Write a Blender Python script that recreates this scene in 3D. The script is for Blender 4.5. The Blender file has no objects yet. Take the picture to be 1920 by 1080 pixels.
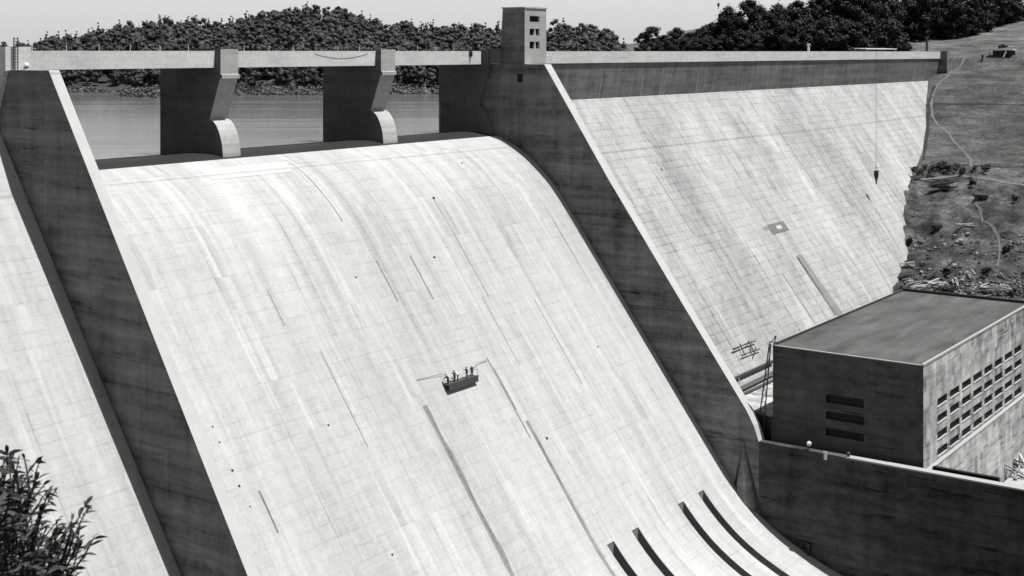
import bpy, math, random
import numpy as np
from mathutils import Vector, Matrix
random.seed(7); RNG = np.random.default_rng(7)
sc = bpy.context.scene
COL = sc.collection

# ------------------------------------------------------------------ camera model (metres; eye at the origin, X along the dam, Y upstream)
FPX, HZ = 2520.0, 97.0
AL = math.atan2(1790.0, 2520.0)
FW = np.array([math.cos(AL), math.sin(AL), 0.0]); RT = np.array([math.sin(AL), -math.cos(AL), 0.0])
def ray(u, v): return FW + RT*(u-960.0)/FPX + np.array([0, 0, 1.0])*(HZ-v)/FPX
def onX(u, v, X): r = ray(u, v); return r*X/r[0]
def onY(u, v, Y): r = ray(u, v); return r*Y/r[1]
def onZ(u, v, Z): r = ray(u, v); return r*Z/r[2]

cam = bpy.data.cameras.new('camera'); co = bpy.data.objects.new('camera', cam); COL.objects.link(co)
co.location = (0, 0, 0); co.rotation_euler = (math.pi/2, 0, AL - math.pi/2)
cam.sensor_width = 36.0; cam.lens = FPX/1920*36; cam.shift_y = -(540-HZ)/1920
cam.clip_start = 0.2; cam.clip_end = 20000
sc.camera = co
cam.dof.use_dof = True; cam.dof.focus_distance = 230.0; cam.dof.aperture_fstop = 5.0

# ------------------------------------------------------------------ light
SUN = Vector((1.6, -4.25, 13.2)).normalized()
EL = math.asin(SUN.z); AZ = math.atan2(SUN.x, SUN.y)
w = bpy.data.worlds.new('World'); sc.world = w; w.use_nodes = True
nt = w.node_tree; nt.nodes.clear()
sky = nt.nodes.new('ShaderNodeTexSky'); sky.sky_type = 'NISHITA'; sky.sun_disc = False
sky.sun_elevation = EL; sky.sun_rotation = AZ; sky.air_density = 1.0; sky.dust_density = 2.5; sky.ozone_density = 1.0
bw = nt.nodes.new('ShaderNodeRGBToBW'); bg = nt.nodes.new('ShaderNodeBackground'); wo = nt.nodes.new('ShaderNodeOutputWorld')
bg.inputs['Strength'].default_value = 0.05

tcw = nt.nodes.new('ShaderNodeTexCoord'); sxw = nt.nodes.new('ShaderNodeSeparateXYZ'); nt.links.new(tcw.outputs['Generated'], sxw.inputs[0])
mrw = nt.nodes.new('ShaderNodeMapRange'); mrw.interpolation_type = 'SMOOTHSTEP'     # bright summer haze low in the sky, all round
mrw.inputs['From Min'].default_value = .09; mrw.inputs['From Max'].default_value = .26; mrw.inputs['To Min'].default_value = 7.6; mrw.inputs['To Max'].default_value = 0.0
nt.links.new(sxw.outputs[2], mrw.inputs['Value'])
mlw = nt.nodes.new('ShaderNodeMath'); mlw.operation = 'ADD'
nt.links.new(sky.outputs[0], bw.inputs[0]); nt.links.new(bw.outputs[0], mlw.inputs[0]); nt.links.new(mrw.outputs[0], mlw.inputs[1]); nt.links.new(mlw.outputs[0], bg.inputs['Color']); nt.links.new(bg.outputs[0], wo.inputs[0])
sl = bpy.data.lights.new('sun', 'SUN'); sl.energy = 5.0; sl.angle = math.radians(0.5); sl.color = (1.0, 0.995, 0.99)
so = bpy.data.objects.new('sun', sl); COL.objects.link(so)
so.rotation_euler = SUN.to_track_quat('Z', 'Y').to_euler(); so.location = (60, -120, 300)
sc.view_settings.view_transform = 'Standard'; sc.view_settings.look = 'None'
sc.view_settings.exposure = 0.5; sc.view_settings.gamma = 1.0

# ------------------------------------------------------------------ node helpers
class NG:
    def __init__(self, name):
        self.m = bpy.data.materials.new(name); self.m.use_nodes = True
        self.t = self.m.node_tree; self.t.nodes.clear()
        self.out = self.t.nodes.new('ShaderNodeOutputMaterial')
        self.p = self.t.nodes.new('ShaderNodeBsdfPrincipled')
        self.t.links.new(self.p.outputs[0], self.out.inputs[0])
        self.p.inputs['Roughness'].default_value = 0.9
        self.p.inputs['Specular IOR Level'].default_value = 0.25
        self.co = None
    def lk(self, a, b): self.t.links.new(a, b)
    def coords(self):
        if self.co is None:
            tc = self.t.nodes.new('ShaderNodeTexCoord'); self.co = tc.outputs['Object']
            s = self.t.nodes.new('ShaderNodeSeparateXYZ'); self.lk(self.co, s.inputs[0])
            self.x, self.y, self.z = s.outputs
        return self.co
    def math(self, op, a, b=None, c=None, clamp=False):
        n = self.t.nodes.new('ShaderNodeMath'); n.operation = op; n.use_clamp = clamp
        for i, q in enumerate((a, b, c)):
            if q is None: continue
            if hasattr(q, 'is_linked') or hasattr(q, 'node'): self.lk(q, n.inputs[i])
            else: n.inputs[i].default_value = q
        return n.outputs[0]
    def vec(self, a, b, c):
        n = self.t.nodes.new('ShaderNodeCombineXYZ')
        for i, q in enumerate((a, b, c)):
            if hasattr(q, 'node'): self.lk(q, n.inputs[i])
            else: n.inputs[i].default_value = q
        return n.outputs[0]
    def noise(self, scale, detail=3, rough=0.55, vec=None, sx=1, sy=1, sz=1):
        self.coords()
        mp = self.t.nodes.new('ShaderNodeMapping'); mp.inputs['Scale'].default_value = (sx, sy, sz)
        self.lk(vec if vec is not None else self.co, mp.inputs[0])
        n = self.t.nodes.new('ShaderNodeTexNoise'); n.inputs['Scale'].default_value = scale
        n.inputs['Detail'].default_value = detail; n.inputs['Roughness'].default_value = rough
        self.lk(mp.outputs[0], n.inputs['Vector']); return n.outputs['Fac']
    def white(self, vec):
        n = self.t.nodes.new('ShaderNodeTexWhiteNoise'); n.noise_dimensions = '3D'; self.lk(vec, n.inputs['Vector']); return n.outputs['Value']
    def ramp(self, f, a, b, lo=0.0, hi=1.0):
        n = self.t.nodes.new('ShaderNodeMapRange'); n.clamp = True
        n.inputs['From Min'].default_value = a; n.inputs['From Max'].default_value = b
        n.inputs['To Min'].default_value = lo; n.inputs['To Max'].default_value = hi
        self.lk(f, n.inputs['Value']); return n.outputs[0]
    def line(self, c, period, width, off=0.0):
        q = self.math('FRACT', self.math('ADD', self.math('DIVIDE', c, period), off+100.0))
        return self.math('LESS_THAN', q, width/period)
    def setcol(self, f):
        n = self.t.nodes.new('ShaderNodeCombineColor')
        for i in range(3): self.lk(f, n.inputs[i])
        self.lk(n.outputs[0], self.p.inputs['Base Color'])
    def bump(self, f, dist=0.1, strength=0.5):
        n = self.t.nodes.new('ShaderNodeBump'); n.inputs['Distance'].default_value = dist; n.inputs['Strength'].default_value = strength
        self.lk(f, n.inputs['Height']); self.lk(n.outputs[0], self.p.inputs['Normal'])

def concrete_face(name, base, jx, jxw, px, pz, cell, streak, lin, seed=0.0, patch=0.12):
    """downstream faces: lifts in Z, monolith joints in X, streaks running down the slope"""
    g = NG(name); g.coords()
    big = g.noise(0.05, 3, sx=1, sy=.35, sz=.35)
    st1 = g.noise(1.0, 4, 0.6, sx=1.1, sy=.035, sz=.035)
    st2 = g.noise(1.0, 3, 0.6, sx=.28, sy=.02, sz=.02)
    fine = g.noise(2.2, 4, 0.7)
    wob = g.math('MULTIPLY', g.math('SUBTRACT', g.noise(0.25, 2), 0.5), 0.16)
    xx = g.math('ADD', g.x, wob); zz = g.math('ADD', g.z, wob)
    c = g.white(g.vec(g.math('FLOOR', g.math('DIVIDE', g.x, px)), g.math('FLOOR', g.math('DIVIDE', g.z, pz)), seed))
    brk = g.ramp(g.noise(0.3, 4, .7, sx=.5), 0.36, 0.66, .1, 1.3)
    brk2 = g.ramp(g.noise(0.4, 4, .7, sx=1.5, sz=.4), 0.42, 0.62)
    val = g.math('ADD', 1.0, g.math('MULTIPLY', g.math('SUBTRACT', big, .5), patch*2.2))
    val = g.math('ADD', val, g.math('MULTIPLY', g.math('SUBTRACT', st1, .5), streak*1.5))
    val = g.math('ADD', val, g.math('MULTIPLY', g.math('SUBTRACT', st2, .5), streak*1.6))
    val = g.math('ADD', val, g.math('MULTIPLY', g.math('SUBTRACT', fine, .5), .22))
    midn = g.noise(.55, 5, .75); val = g.math('ADD', val, g.math('MULTIPLY', g.math('SUBTRACT', midn, .5), patch*2.0))
    for wdt, sd, amt in ((1.3, 11., .55), (.65, 23., .4)):       # form panels and rubbed columns with sharp edges
        cw = g.white(g.vec(g.math('FLOOR', g.math('DIVIDE', g.x, wdt)), g.math('FLOOR', g.math('DIVIDE', g.z, pz*4)), sd+seed))
        fade = g.ramp(g.noise(.13, 3, .6, sx=1.2, sy=.4, sz=.4), .45, .7)
        val = g.math('ADD', val, g.math('MULTIPLY', g.math('MULTIPLY', g.math('SUBTRACT', cw, .5), fade), streak*amt*1.5))
    hb = g.math('MULTIPLY', g.line(zz, pz/3, .12, .2), g.math('MULTIPLY', g.ramp(g.noise(.5, 4, .7, sx=.35), .5, .66), lin*.8))
    val = g.math('SUBTRACT', val, hb)
    val = g.math('ADD', val, g.math('MULTIPLY', g.math('SUBTRACT', c, .5), cell))
    lh = g.math('MULTIPLY', g.line(zz, pz, .17), g.math('MULTIPLY', brk, lin))
    lv = g.math('MULTIPLY', g.line(xx, px, .16), g.math('MULTIPLY', brk2, lin*.6))
    lj = g.math('MULTIPLY', g.line(g.x, jx, jxw), g.math('ADD', g.math('MULTIPLY', brk2, lin), lin*.8))
    lb = g.math('MULTIPLY', g.line(zz, pz*5, .3, .37), g.math('MULTIPLY', brk2, lin*.3))
    ld = g.math('ADD', g.math('ADD', lh, lv), g.math('ADD', lj, lb))
    drip = g.math('MULTIPLY', g.ramp(g.noise(1.0, 2, sx=.9, sy=.03, sz=.03), .66, .75), streak*.9)
    val = g.math('SUBTRACT', g.math('SUBTRACT', val, ld), drip)
    lite = g.math('MULTIPLY', g.ramp(g.noise(1.0, 2, sx=.55, sy=.025, sz=.025), .63, .72), streak*.6)
    val = g.math('ADD', val, lite)
    if name.startswith('dam'):
        tops = g.ramp(g.z, -42, -10, 0, 1); mott = g.ramp(g.noise(.11, 4, .65, sx=1.2, sy=.6, sz=.6), .42, .68)
        val = g.math('SUBTRACT', val, g.math('MULTIPLY', g.math('MULTIPLY', tops, mott), .22))
    g.setcol(g.math('MULTIPLY', val, base, clamp=True)); g.bump(fine, .05, .4)
    return g.m

def concrete_wall(name, base, axis='Y', lift=1.52, joint=9.1, var=0.35, lin=0.14, blot=.5, seed=0., run=1.0, cellv=.12):
    """walls: horizontal board marks and lifts, vertical joints, long run-down stains and blotches"""
    g = NG(name); g.coords()
    h = g.y if axis == 'Y' else g.x
    board = g.noise(1.0, 2, .5, sx=.05, sy=.05, sz=3.2)
    band = g.noise(1.0, 3, .6, sx=.035, sy=.035, sz=.55)
    big = g.noise(.09, 4, .6); fine = g.noise(1.6, 4, .7)
    runn = g.noise(1.0, 4, .6, sx=.55, sy=.55, sz=.04)
    wob = g.math('MULTIPLY', g.math('SUBTRACT', g.noise(.3, 2), .5), .35)
    c = g.white(g.vec(g.math('FLOOR', g.math('DIVIDE', h, joint/2)), g.math('FLOOR', g.math('DIVIDE', g.z, lift)), seed+3))
    val = g.math('ADD', 1.0, g.math('MULTIPLY', g.math('SUBTRACT', board, .5), var*.6))
    val = g.math('ADD', val, g.math('MULTIPLY', g.math('SUBTRACT', band, .5), var*2.2))
    val = g.math('ADD', val, g.math('MULTIPLY', g.math('SUBTRACT', big, .5), blot*1.7))
    val = g.math('ADD', val, g.math('MULTIPLY', g.math('SUBTRACT', fine, .5), .5))
    val = g.math('ADD', val, g.math('MULTIPLY', g.math('SUBTRACT', runn, .5), var*1.2*run))
    val = g.math('ADD', val, g.math('MULTIPLY', g.math('SUBTRACT', c, .5), cellv))
    mid = g.noise(.7, 5, .75, sx=.6, sy=.6); val = g.math('ADD', val, g.math('MULTIPLY', g.math('SUBTRACT', mid, .5), blot*1.6))
    bd = g.math('MULTIPLY', g.ramp(g.noise(1.0, 4, .65, sx=.10, sy=.10, sz=1.5), .56, .68), g.ramp(g.noise(.12, 3), .42, .6, 0, blot*.75)); val = g.math('SUBTRACT', val, bd)
    ln = g.math('ADD', g.math('MULTIPLY', g.line(g.math('ADD', g.z, wob), lift, .13), lin), g.math('MULTIPLY', g.line(h, joint, .14), lin*1.6))
    val = g.math('MAXIMUM', g.math('SUBTRACT', val, ln), .15)
    g.setcol(g.math('MULTIPLY', val, base, clamp=True)); g.bump(fine, .05, .4)
    return g.m

def plain(name, v, rough=.85, var=.25, scale=1.5, spec=.25, metal=0.):
    g = NG(name); n = g.noise(scale, 4, .6)
    g.setcol(g.math('MULTIPLY', g.math('ADD', 1-var, g.math('MULTIPLY', n, var*2)), v)); g.p.inputs['Roughness'].default_value = rough
    g.p.inputs['Specular IOR Level'].default_value = spec; g.p.inputs['Metallic'].default_value = metal
    return g.m

def foliage(name, v):
    g = NG(name); n = g.noise(.35, 3, .6)
    a = g.t.nodes.new('ShaderNodeAttribute'); a.attribute_name = 'tone'
    g.setcol(g.math('MULTIPLY', g.math('MULTIPLY', g.math('ADD', .4, g.math('MULTIPLY', n, 1.2)), a.outputs['Fac']), v))
    g.p.inputs['Roughness'].default_value = .7; g.p.inputs['Specular IOR Level'].default_value = .2
    return g.m

M = {}
M['chute'] = concrete_face('spillway concrete', .355, 15.6, .26, 3.9, 1.52, .03, .29, .09, 1, .2)
M['dam_face'] = concrete_face('dam face concrete', .335, 15.2, .30, 3.8, 1.5, .075, .24, .22, 2, .32)
M['left_face'] = concrete_face('left dam face concrete', .35, 15.2, .26, 3.8, 1.52, .03, .24, .10, 3, .18)
M['wall'] = concrete_wall('shade-toned training wall concrete', .145, 'Y', var=.8, lin=.10, blot=.75)  # base lowered so the walls' shade sits in the colour
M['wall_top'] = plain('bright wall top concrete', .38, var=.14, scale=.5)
M['pier'] = concrete_wall('shade-toned pier side concrete', .11, 'Y', var=.3, lin=.1)  # sides darkened with their shade; the nose below keeps the lit tone
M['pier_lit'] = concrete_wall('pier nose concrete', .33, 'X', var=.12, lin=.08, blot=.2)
M['fascia'] = concrete_wall('bridge fascia concrete', .50, 'X', lift=.55, joint=7.6, var=.12, lin=.05, blot=.22)
M['underwall'] = concrete_wall('shade-toned stained upper wall concrete', .16, 'X', var=.6, lin=.06, joint=5.1, blot=.4, run=1.6)  # run-down stains on a base darkened for the overhang's shade
M['tower'] = concrete_wall('tower concrete', .33, 'X', lift=1.5, joint=40, var=.16, lin=.07, blot=.25)
M['tail'] = concrete_wall('shade-toned tailrace wall concrete', .05, 'Y', lift=3.0, joint=12.0, var=.8, lin=.10, blot=1.3)  # very dark base carries the shade on this face
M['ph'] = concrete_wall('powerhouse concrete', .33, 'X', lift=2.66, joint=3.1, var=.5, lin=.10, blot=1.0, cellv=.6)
M['ph_dark'] = concrete_wall('shade-toned powerhouse end concrete', .068, 'Y', lift=2.4, joint=4.0, var=.4, lin=.05, blot=.8, cellv=.25)  # darkness of the shaded end put into the base colour
M['coping'] = plain('pale coping concrete', .30, var=.12)
M['slot'] = plain('sluice slot concrete', .20, var=.25)
M['wet'] = plain('wet crest concrete', .026, rough=.5, var=.3, scale=.4, spec=.12)
M['dark_stain'] = plain('dark damp strip', .13, var=.5, scale=.5)
M['wedge_shade'] = plain('wedge shade tone', .045, var=.4, scale=.6)  # shade of the flared recess, painted as dark wedges
M['gray_stain'] = plain('grey damp strip', .19, var=.45, scale=.5)
M['white_wash'] = plain('washed pale concrete', .395, var=.12, scale=.5)
M['glass'] = plain('dark window glass', .010, rough=.5, spec=.08)
M['louver_and_shade'] = plain('dark louvre metal and shade tone', .012, rough=.6)
M['steel'] = plain('dark weathered steel', .03, rough=.55, spec=.4)
M['cable'] = plain('steel cable', .06, rough=.5)
M['wood'] = plain('weathered timber', .22, var=.35, scale=3)
M['wood_pale'] = plain('pale sawn timber', .42, var=.3, scale=3)
M['wood_dark'] = plain('dark timber', .06, var=.35, scale=3)
M['lamp'] = plain('white enamel', .8, rough=.3, var=.03)
M['tin'] = plain('pale sheet metal', .55, rough=.5, var=.12)
M['rock'] = plain('broken rock', .08, var=.5, scale=1.2)
M['rock_pale'] = plain('pale rubble', .22, var=.4, scale=1.2)
M['bark'] = plain('bark', .035, var=.4, scale=3)
M['leaf_far'] = foliage('far forest leaves', .062)
M['leaf_mid'] = foliage('right grove leaves', .017)
M['leaf_near'] = foliage('foreground leaves', .035)
M['brush'] = foliage('hillside brush', .03)
M['skin'] = plain('skin', .30, rough=.6, var=.05)
M['shirt_dark'] = plain('dark work shirt', .03, var=.1); M['shirt_pale'] = plain('pale work shirt', .5, var=.1)
M['trousers'] = plain('dark work trousers', .035, var=.1); M['hat'] = plain('dark hat', .03, var=.1); M['hat_pale'] = plain('pale hard hat', .5, rough=.4, var=.05)
M['ditch_and_shade'] = plain('dark ditch and groin shade', .02)  # also painted as groin shade along the dam edge
M['dirt'] = plain('pale trodden dirt', .105, var=.3, scale=.6)
M['deck'] = plain('sunlit yard concrete', .30, var=.25, scale=.35)

def mat_roof():
    g = NG('gravel roof'); n1 = g.noise(.13, 5, .65, sx=.6, sy=1.2); n2 = g.noise(3, 3, .7); n3 = g.noise(.3, 3, .6, sx=.3, sy=2.0)
    v = g.math('ADD', -.55, g.math('ADD', g.math('MULTIPLY', n1, 1.9), g.math('ADD', g.math('MULTIPLY', n3, 1.1), g.math('MULTIPLY', n2, .25))))
    g.setcol(g.math('MULTIPLY', v, .064)); g.bump(n2, .03, .4); return g.m
M['roof'] = mat_roof()

def mat_ground():
    g = NG('hillside grass and earth'); g.coords()
    n1 = g.noise(.06, 4, .6); n2 = g.noise(.5, 5, .7); n3 = g.noise(2.6, 3, .7); n4 = g.noise(.25, 4, .65, sy=.25)
    v = g.math('ADD', -.28, g.math('ADD', g.math('MULTIPLY', n1, .75), g.math('ADD', g.math('MULTIPLY', n2, .8), g.math('ADD', g.math('MULTIPLY', n4, .7), g.math('MULTIPLY', n3, .5)))))
    tuft = g.ramp(g.noise(.9, 5, .8), .34, .66, .55, 1.4); patchy = g.ramp(g.noise(.14, 5, .7, sy=.6), .36, .64, .5, 1.35); furrow = g.ramp(g.noise(1.0, 4, .7, sx=1.1, sy=.12, sz=1.1), .36, .64, .8, 1.2)
    v = g.math('MULTIPLY', g.math('MULTIPLY', v, tuft), g.math('MULTIPLY', patchy, furrow))
    low = g.ramp(g.z, -38, -30, 1, 0)                          # lower, rocky and disturbed ground
    rock = g.ramp(g.noise(.22, 5, .75), .36, .64, .3, 1.4)
    v2 = g.math('ADD', g.math('MULTIPLY', v, g.math('SUBTRACT', 1.0, low)), g.math('MULTIPLY', g.math('MULTIPLY', v, rock), low))
    pale = g.ramp(g.z, -3.0, 1.0, 1.0, 1.5)
    big = g.ramp(g.noise(.075, 5, .7), .38, .62, .55, 1.5); v2 = g.math('MULTIPLY', v2, g.math('ADD', g.math('MULTIPLY', g.math('SUBTRACT', big, 1.0), g.ramp(g.z, -38, -28, 1.0, .35)), 1.0))
    g.setcol(g.math('MULTIPLY', g.math('MULTIPLY', v2, pale), .061)); g.bump(g.math('ADD', n2, g.math('MULTIPLY', n3, .6)), .6, .8)
    return g.m
M['ground'] = mat_ground()
def mat_far():
    g = NG('far bank earth'); n = g.noise(.09, 5, .7); n2 = g.noise(.7, 3, .7)
    g.coords(); low = g.ramp(g.z, -12.5, -8.5, .04, .022)
    g.setcol(g.math('MULTIPLY', low, g.math('ADD', .35, g.math('ADD', g.math('MULTIPLY', n, .8), g.math('MULTIPLY', n2, .5))))); g.bump(n2, 1.0, .8); return g.m
M['far'] = mat_far()
def mat_water():
    g = NG('reservoir water'); g.coords()
    g.p.inputs['Base Color'].default_value = (.10, .10, .10, 1); g.p.inputs['Roughness'].default_value = .06
    g.p.inputs['Specular IOR Level'].default_value = .5; g.p.inputs['IOR'].default_value = 1.33
    mp = g.t.nodes.new('ShaderNodeMapping'); mp.vector_type = 'TEXTURE'; mp.inputs['Rotation'].default_value = (0, 0, math.radians(-54.6))
    g.lk(g.co, mp.inputs[0])
    wide = g.noise(1.0, 3, .55, vec=mp.outputs[0], sx=.006, sy=.055); rip = g.noise(.8, 3, .6)
    g.lk(g.ramp(wide, .46, .60, .13, .21), g.p.inputs['Roughness'])
    g.bump(rip, .15, .25); return g.m
M['water'] = mat_water()

# ------------------------------------------------------------------ mesh helpers
class MB:
    def __init__(self): self.v = []; self.f = []; self.mi = []
    def quad(self, a, b, c, d, m=0): n = len(self.v); self.v += [tuple(a), tuple(b), tuple(c), tuple(d)]; self.f.append((n, n+1, n+2, n+3)); self.mi.append(m)
    def poly(self, pts, m=0): n = len(self.v); self.v += [tuple(p) for p in pts]; self.f.append(tuple(range(n, n+len(pts)))); self.mi.append(m)
    def box(self, x0, x1, y0, y1, z0, z1, m=0):
        n = len(self.v)
        self.v += [(x0,y0,z0),(x1,y0,z0),(x1,y1,z0),(x0,y1,z0),(x0,y0,z1),(x1,y0,z1),(x1,y1,z1),(x0,y1,z1)]
        for q in ((0,3,2,1),(4,5,6,7),(0,1,5,4),(1,2,6,5),(2,3,7,6),(3,0,4,7)): self.f.append(tuple(n+i for i in q)); self.mi.append(m)
    def prismX(self, prof, x0, x1, m=0, mside=None):
        """prof = (y,z) outline, extruded along X"""
        n = len(self.v); k = len(prof)
        self.v += [(x0, y, z) for y, z in prof] + [(x1, y, z) for y, z in prof]
        self.f.append(tuple(range(n, n+k))); self.mi.append(m if mside is None else mside)
        self.f.append(tuple(range(n+2*k-1, n+k-1, -1))); self.mi.append(m if mside is None else mside)
        for i in range(k):
            j = (i+1) % k; self.f.append((n+i, n+k+i, n+k+j, n+j)); self.mi.append(m)
    def bar(self, a, b, w, h=None, m=0):
        a = Vector(a); b = Vector(b); h = w if h is None else h
        d = (b-a).normalized(); up = Vector((0,0,1)) if abs(d.z) < .95 else Vector((0,1,0))
        s = d.cross(up).normalized()*w/2; t = s.cross(d).normalized()*h/2
        n = len(self.v)
        for p in (a, b): self.v += [tuple(p+s+t), tuple(p-s+t), tuple(p-s-t), tuple(p+s-t)]
        for q in ((0,1,2,3),(7,6,5,4),(0,4,5,1),(1,5,6,2),(2,6,7,3),(3,7,4,0)): self.f.append(tuple(n+i for i in q)); self.mi.append(m)
    def tube(self, pts, rad, k=6, m=0):
        pts = [Vector(p) for p in pts]; rad = rad if isinstance(rad, (list, tuple)) else [rad]*len(pts); n = len(self.v)
        for i, p in enumerate(pts):
            d = (pts[min(i+1, len(pts)-1)]-pts[max(i-1, 0)]).normalized(); up = Vector((0,0,1)) if abs(d.z) < .9 else Vector((1,0,0))
            s = d.cross(up).normalized(); t = s.cross(d)
            for j in range(k):
                a = 2*math.pi*j/k; self.v.append(tuple(p+(s*math.cos(a)+t*math.sin(a))*rad[i]))
        for i in range(len(pts)-1):
            for j in range(k): self.f.append((n+i*k+j, n+i*k+(j+1)%k, n+(i+1)*k+(j+1)%k, n+(i+1)*k+j)); self.mi.append(m)
        self.f.append(tuple(n+j for j in reversed(range(k)))); self.mi.append(m)
        e = n+(len(pts)-1)*k; self.f.append(tuple(e+j for j in range(k))); self.mi.append(m)
    def ball(self, c, r, seg=8, rings=6, m=0, jit=0., sq=(1,1,1)):
        n = len(self.v)
        for i in range(rings+1):
            th = math.pi*i/rings
            for j in range(seg):
                ph = 2*math.pi*j/seg; q = 1+random.uniform(-jit, jit)
                self.v.append((c[0]+r*q*sq[0]*math.sin(th)*math.cos(ph), c[1]+r*q*sq[1]*math.sin(th)*math.sin(ph), c[2]+r*q*sq[2]*math.cos(th)))
        for i in range(rings):
            for j in range(seg): self.f.append((n+i*seg+j, n+(i+1)*seg+j, n+(i+1)*seg+(j+1)%seg, n+i*seg+(j+1)%seg)); self.mi.append(m)
    def build(self, name, mats, parent=None, smooth=False):
        if not isinstance(mats, (list, tuple)): mats = [mats]
        off = Vector((0,0,0)); q = parent
        while q is not None: off += q.location; q = q.parent
        me = bpy.data.meshes.new(name)
        me.from_pydata([(x-off.x, y-off.y, z-off.z) for x, y, z in self.v], [], self.f)
        for m in mats: me.materials.append(m)
        if len(mats) > 1:
            me.polygons.foreach_set('material_index', self.mi)
        me.update()
        import bmesh
        bm = bmesh.new(); bm.from_mesh(me); bmesh.ops.remove_doubles(bm, verts=bm.verts, dist=1e-5); bmesh.ops.recalc_face_normals(bm, faces=bm.faces); bm.to_mesh(me); bm.free()
        if smooth: me.polygons.foreach_set('use_smooth', [True]*len(me.polygons))
        o = bpy.data.objects.new(name, me); COL.objects.link(o)
        if parent is not None: o.parent = parent
        return o

def tag(o, label=None, cat=None, group=None, kind=None):
    if label: o['label'] = label
    if cat: o['category'] = cat
    if group: o['group'] = group
    if kind: o['kind'] = kind
    return o
def empty(name, loc, label, cat, group=None):
    o = bpy.data.objects.new(name, None); COL.objects.link(o); o.location = loc; o.empty_display_size = .5
    return tag(o, label, cat, group)
def solo(name, mb, mats, base, label, cat, group=None, smooth=False):
    """a thing that is one mesh, origin at its base"""
    b = Vector(base); mb.v = [(x-b.x, y-b.y, z-b.z) for x, y, z in mb.v]
    o = mb.build(name, mats, None, smooth); o.location = b
    return tag(o, label, cat, group)
def copy_thing(o, loc, rz=0, sc_=None, label=None):
    c = o.copy(); COL.objects.link(c); c.location = loc; c.rotation_euler = (0, 0, rz)
    if sc_: c.scale = sc_
    if label: c['label'] = label
    def rec(src, dst):
        for ch in list(src.children):
            d = ch.copy(); COL.objects.link(d); d.parent = dst; rec(ch, d)
    rec(o, c); return c

# ------------------------------------------------------------------ terrain
S_R = 1.42                                                       # slope of the non-overflow faces
PR = (152.2, -10.05)                                             # right face: where its slope begins
def face_r(y): return PR[1] + S_R*(y-PR[0])
def on_face_r(u, v):
    r = ray(u, v); t = (PR[1]-S_R*PR[0])/(r[2]-S_R*r[1]); return r*t
contact = [(1755,125),(1745,140),(1740,152),(1735,240),(1727,290),(1719,315),(1712,330),(1700,385),(1702,450),(1695,520)]
cp = [on_face_r(*p) for p in contact]
PX = [-3000,-300,-50,-6,0,30,90,104,204,206,260,318] + [p[0] for p in cp[::-1]] + [488,505,540,580,640,720,900,3000]
PZ = [60,22,1.0,-1.55,-2.2,-36,-86,-90,-92,-77.5,-77.5,-63] + [p[2] for p in cp[::-1]] + [-1.6,-.9,1.2,5.5,13,20,26,60]
from mathutils import noise as mn
def terr(x, y, detail=True):
    z = float(np.interp(x, PX, PZ))
    if 204 < x < 318 and y > 96: z = max(z, float(np.interp(x, [204,212,250,300,318], [-74,-74,-74,-70,-63])))
    if x > 318 and detail:
        zr = z
        n = mn.fractal(Vector((x*.035, y*.035, 1.3)), 1.0, 2.0, 4)
        amp = float(np.interp(x, [318,335,372,392,420,470,520], [.3,1.3,2.6,.9,.7,.5,1.4]))
        z += n*amp
        if x < 385: z += abs(mn.noise(Vector((x*.16, y*.16, 7.7))))*2.4 + .7*mn.noise(Vector((x*.5, y*.5, 2.2)))
        z += .12*mn.noise(Vector((x*.6, y*.6, 4.)))
    if y > 335: z = z + (min(z, -30)-z)*min(1, (y-335)/60)
    return z
def hill(u, v, t0=250):
    r = ray(u, v); t = t0
    while t < 760:
        P = r*t
        if P[2] < terr(P[0], P[1]): return P
        t += .3
    return r*700
xs = np.unique(np.concatenate([np.array([-3000,-1200,-600,-300,-150,-80,-40,-20]), np.arange(-10,110,5), np.array([110,150,200,203.9,206]), np.arange(210,318,8), np.arange(318,400,.9), np.arange(400,560,1.6), np.arange(560,720,8), np.array([760,820,900,1200,2000,3000])]))
ys = np.unique(np.concatenate([np.array([-3000,-1000,-400,-150,-60,-20,0,20,40,50]), np.arange(60,160,1.0), np.arange(160,240,4), np.arange(240,420,12), np.array([430.])]))
V = []; Fc = []
for x in xs:
    for y in ys: V.append((x, y, terr(x, y)))
ny = len(ys)
for i in range(len(xs)-1):
    for j in range(ny-1):
        Fc.append((i*ny+j, (i+1)*ny+j, (i+1)*ny+j+1, i*ny+j+1))
def raw(name, V, F, mat, smooth=False, parent=None):
    me = bpy.data.meshes.new(name); me.from_pydata(V, [], F); me.materials.append(mat); me.update()
    if smooth: me.polygons.foreach_set('use_smooth', [True]*len(me.polygons))
    o = bpy.data.objects.new(name, me); COL.objects.link(o); o.parent = parent; return o
tag(raw('hillside', V, Fc, M['ground'], True), kind='structure')
raw('ground', [(-9000,-9000,-96),(9000,-9000,-96),(9000,9000,-96),(-9000,9000,-96)], [(0,1,2,3)], M['ground'])['kind'] = 'structure'

WL = -15.75
mb = MB(); mb.quad((-1500,158,WL),(460+60,158,WL),(2500,4000,WL),(-2500,4000,WL)); tag(mb.build('reservoir_water', M['water']), kind='structure')

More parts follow.
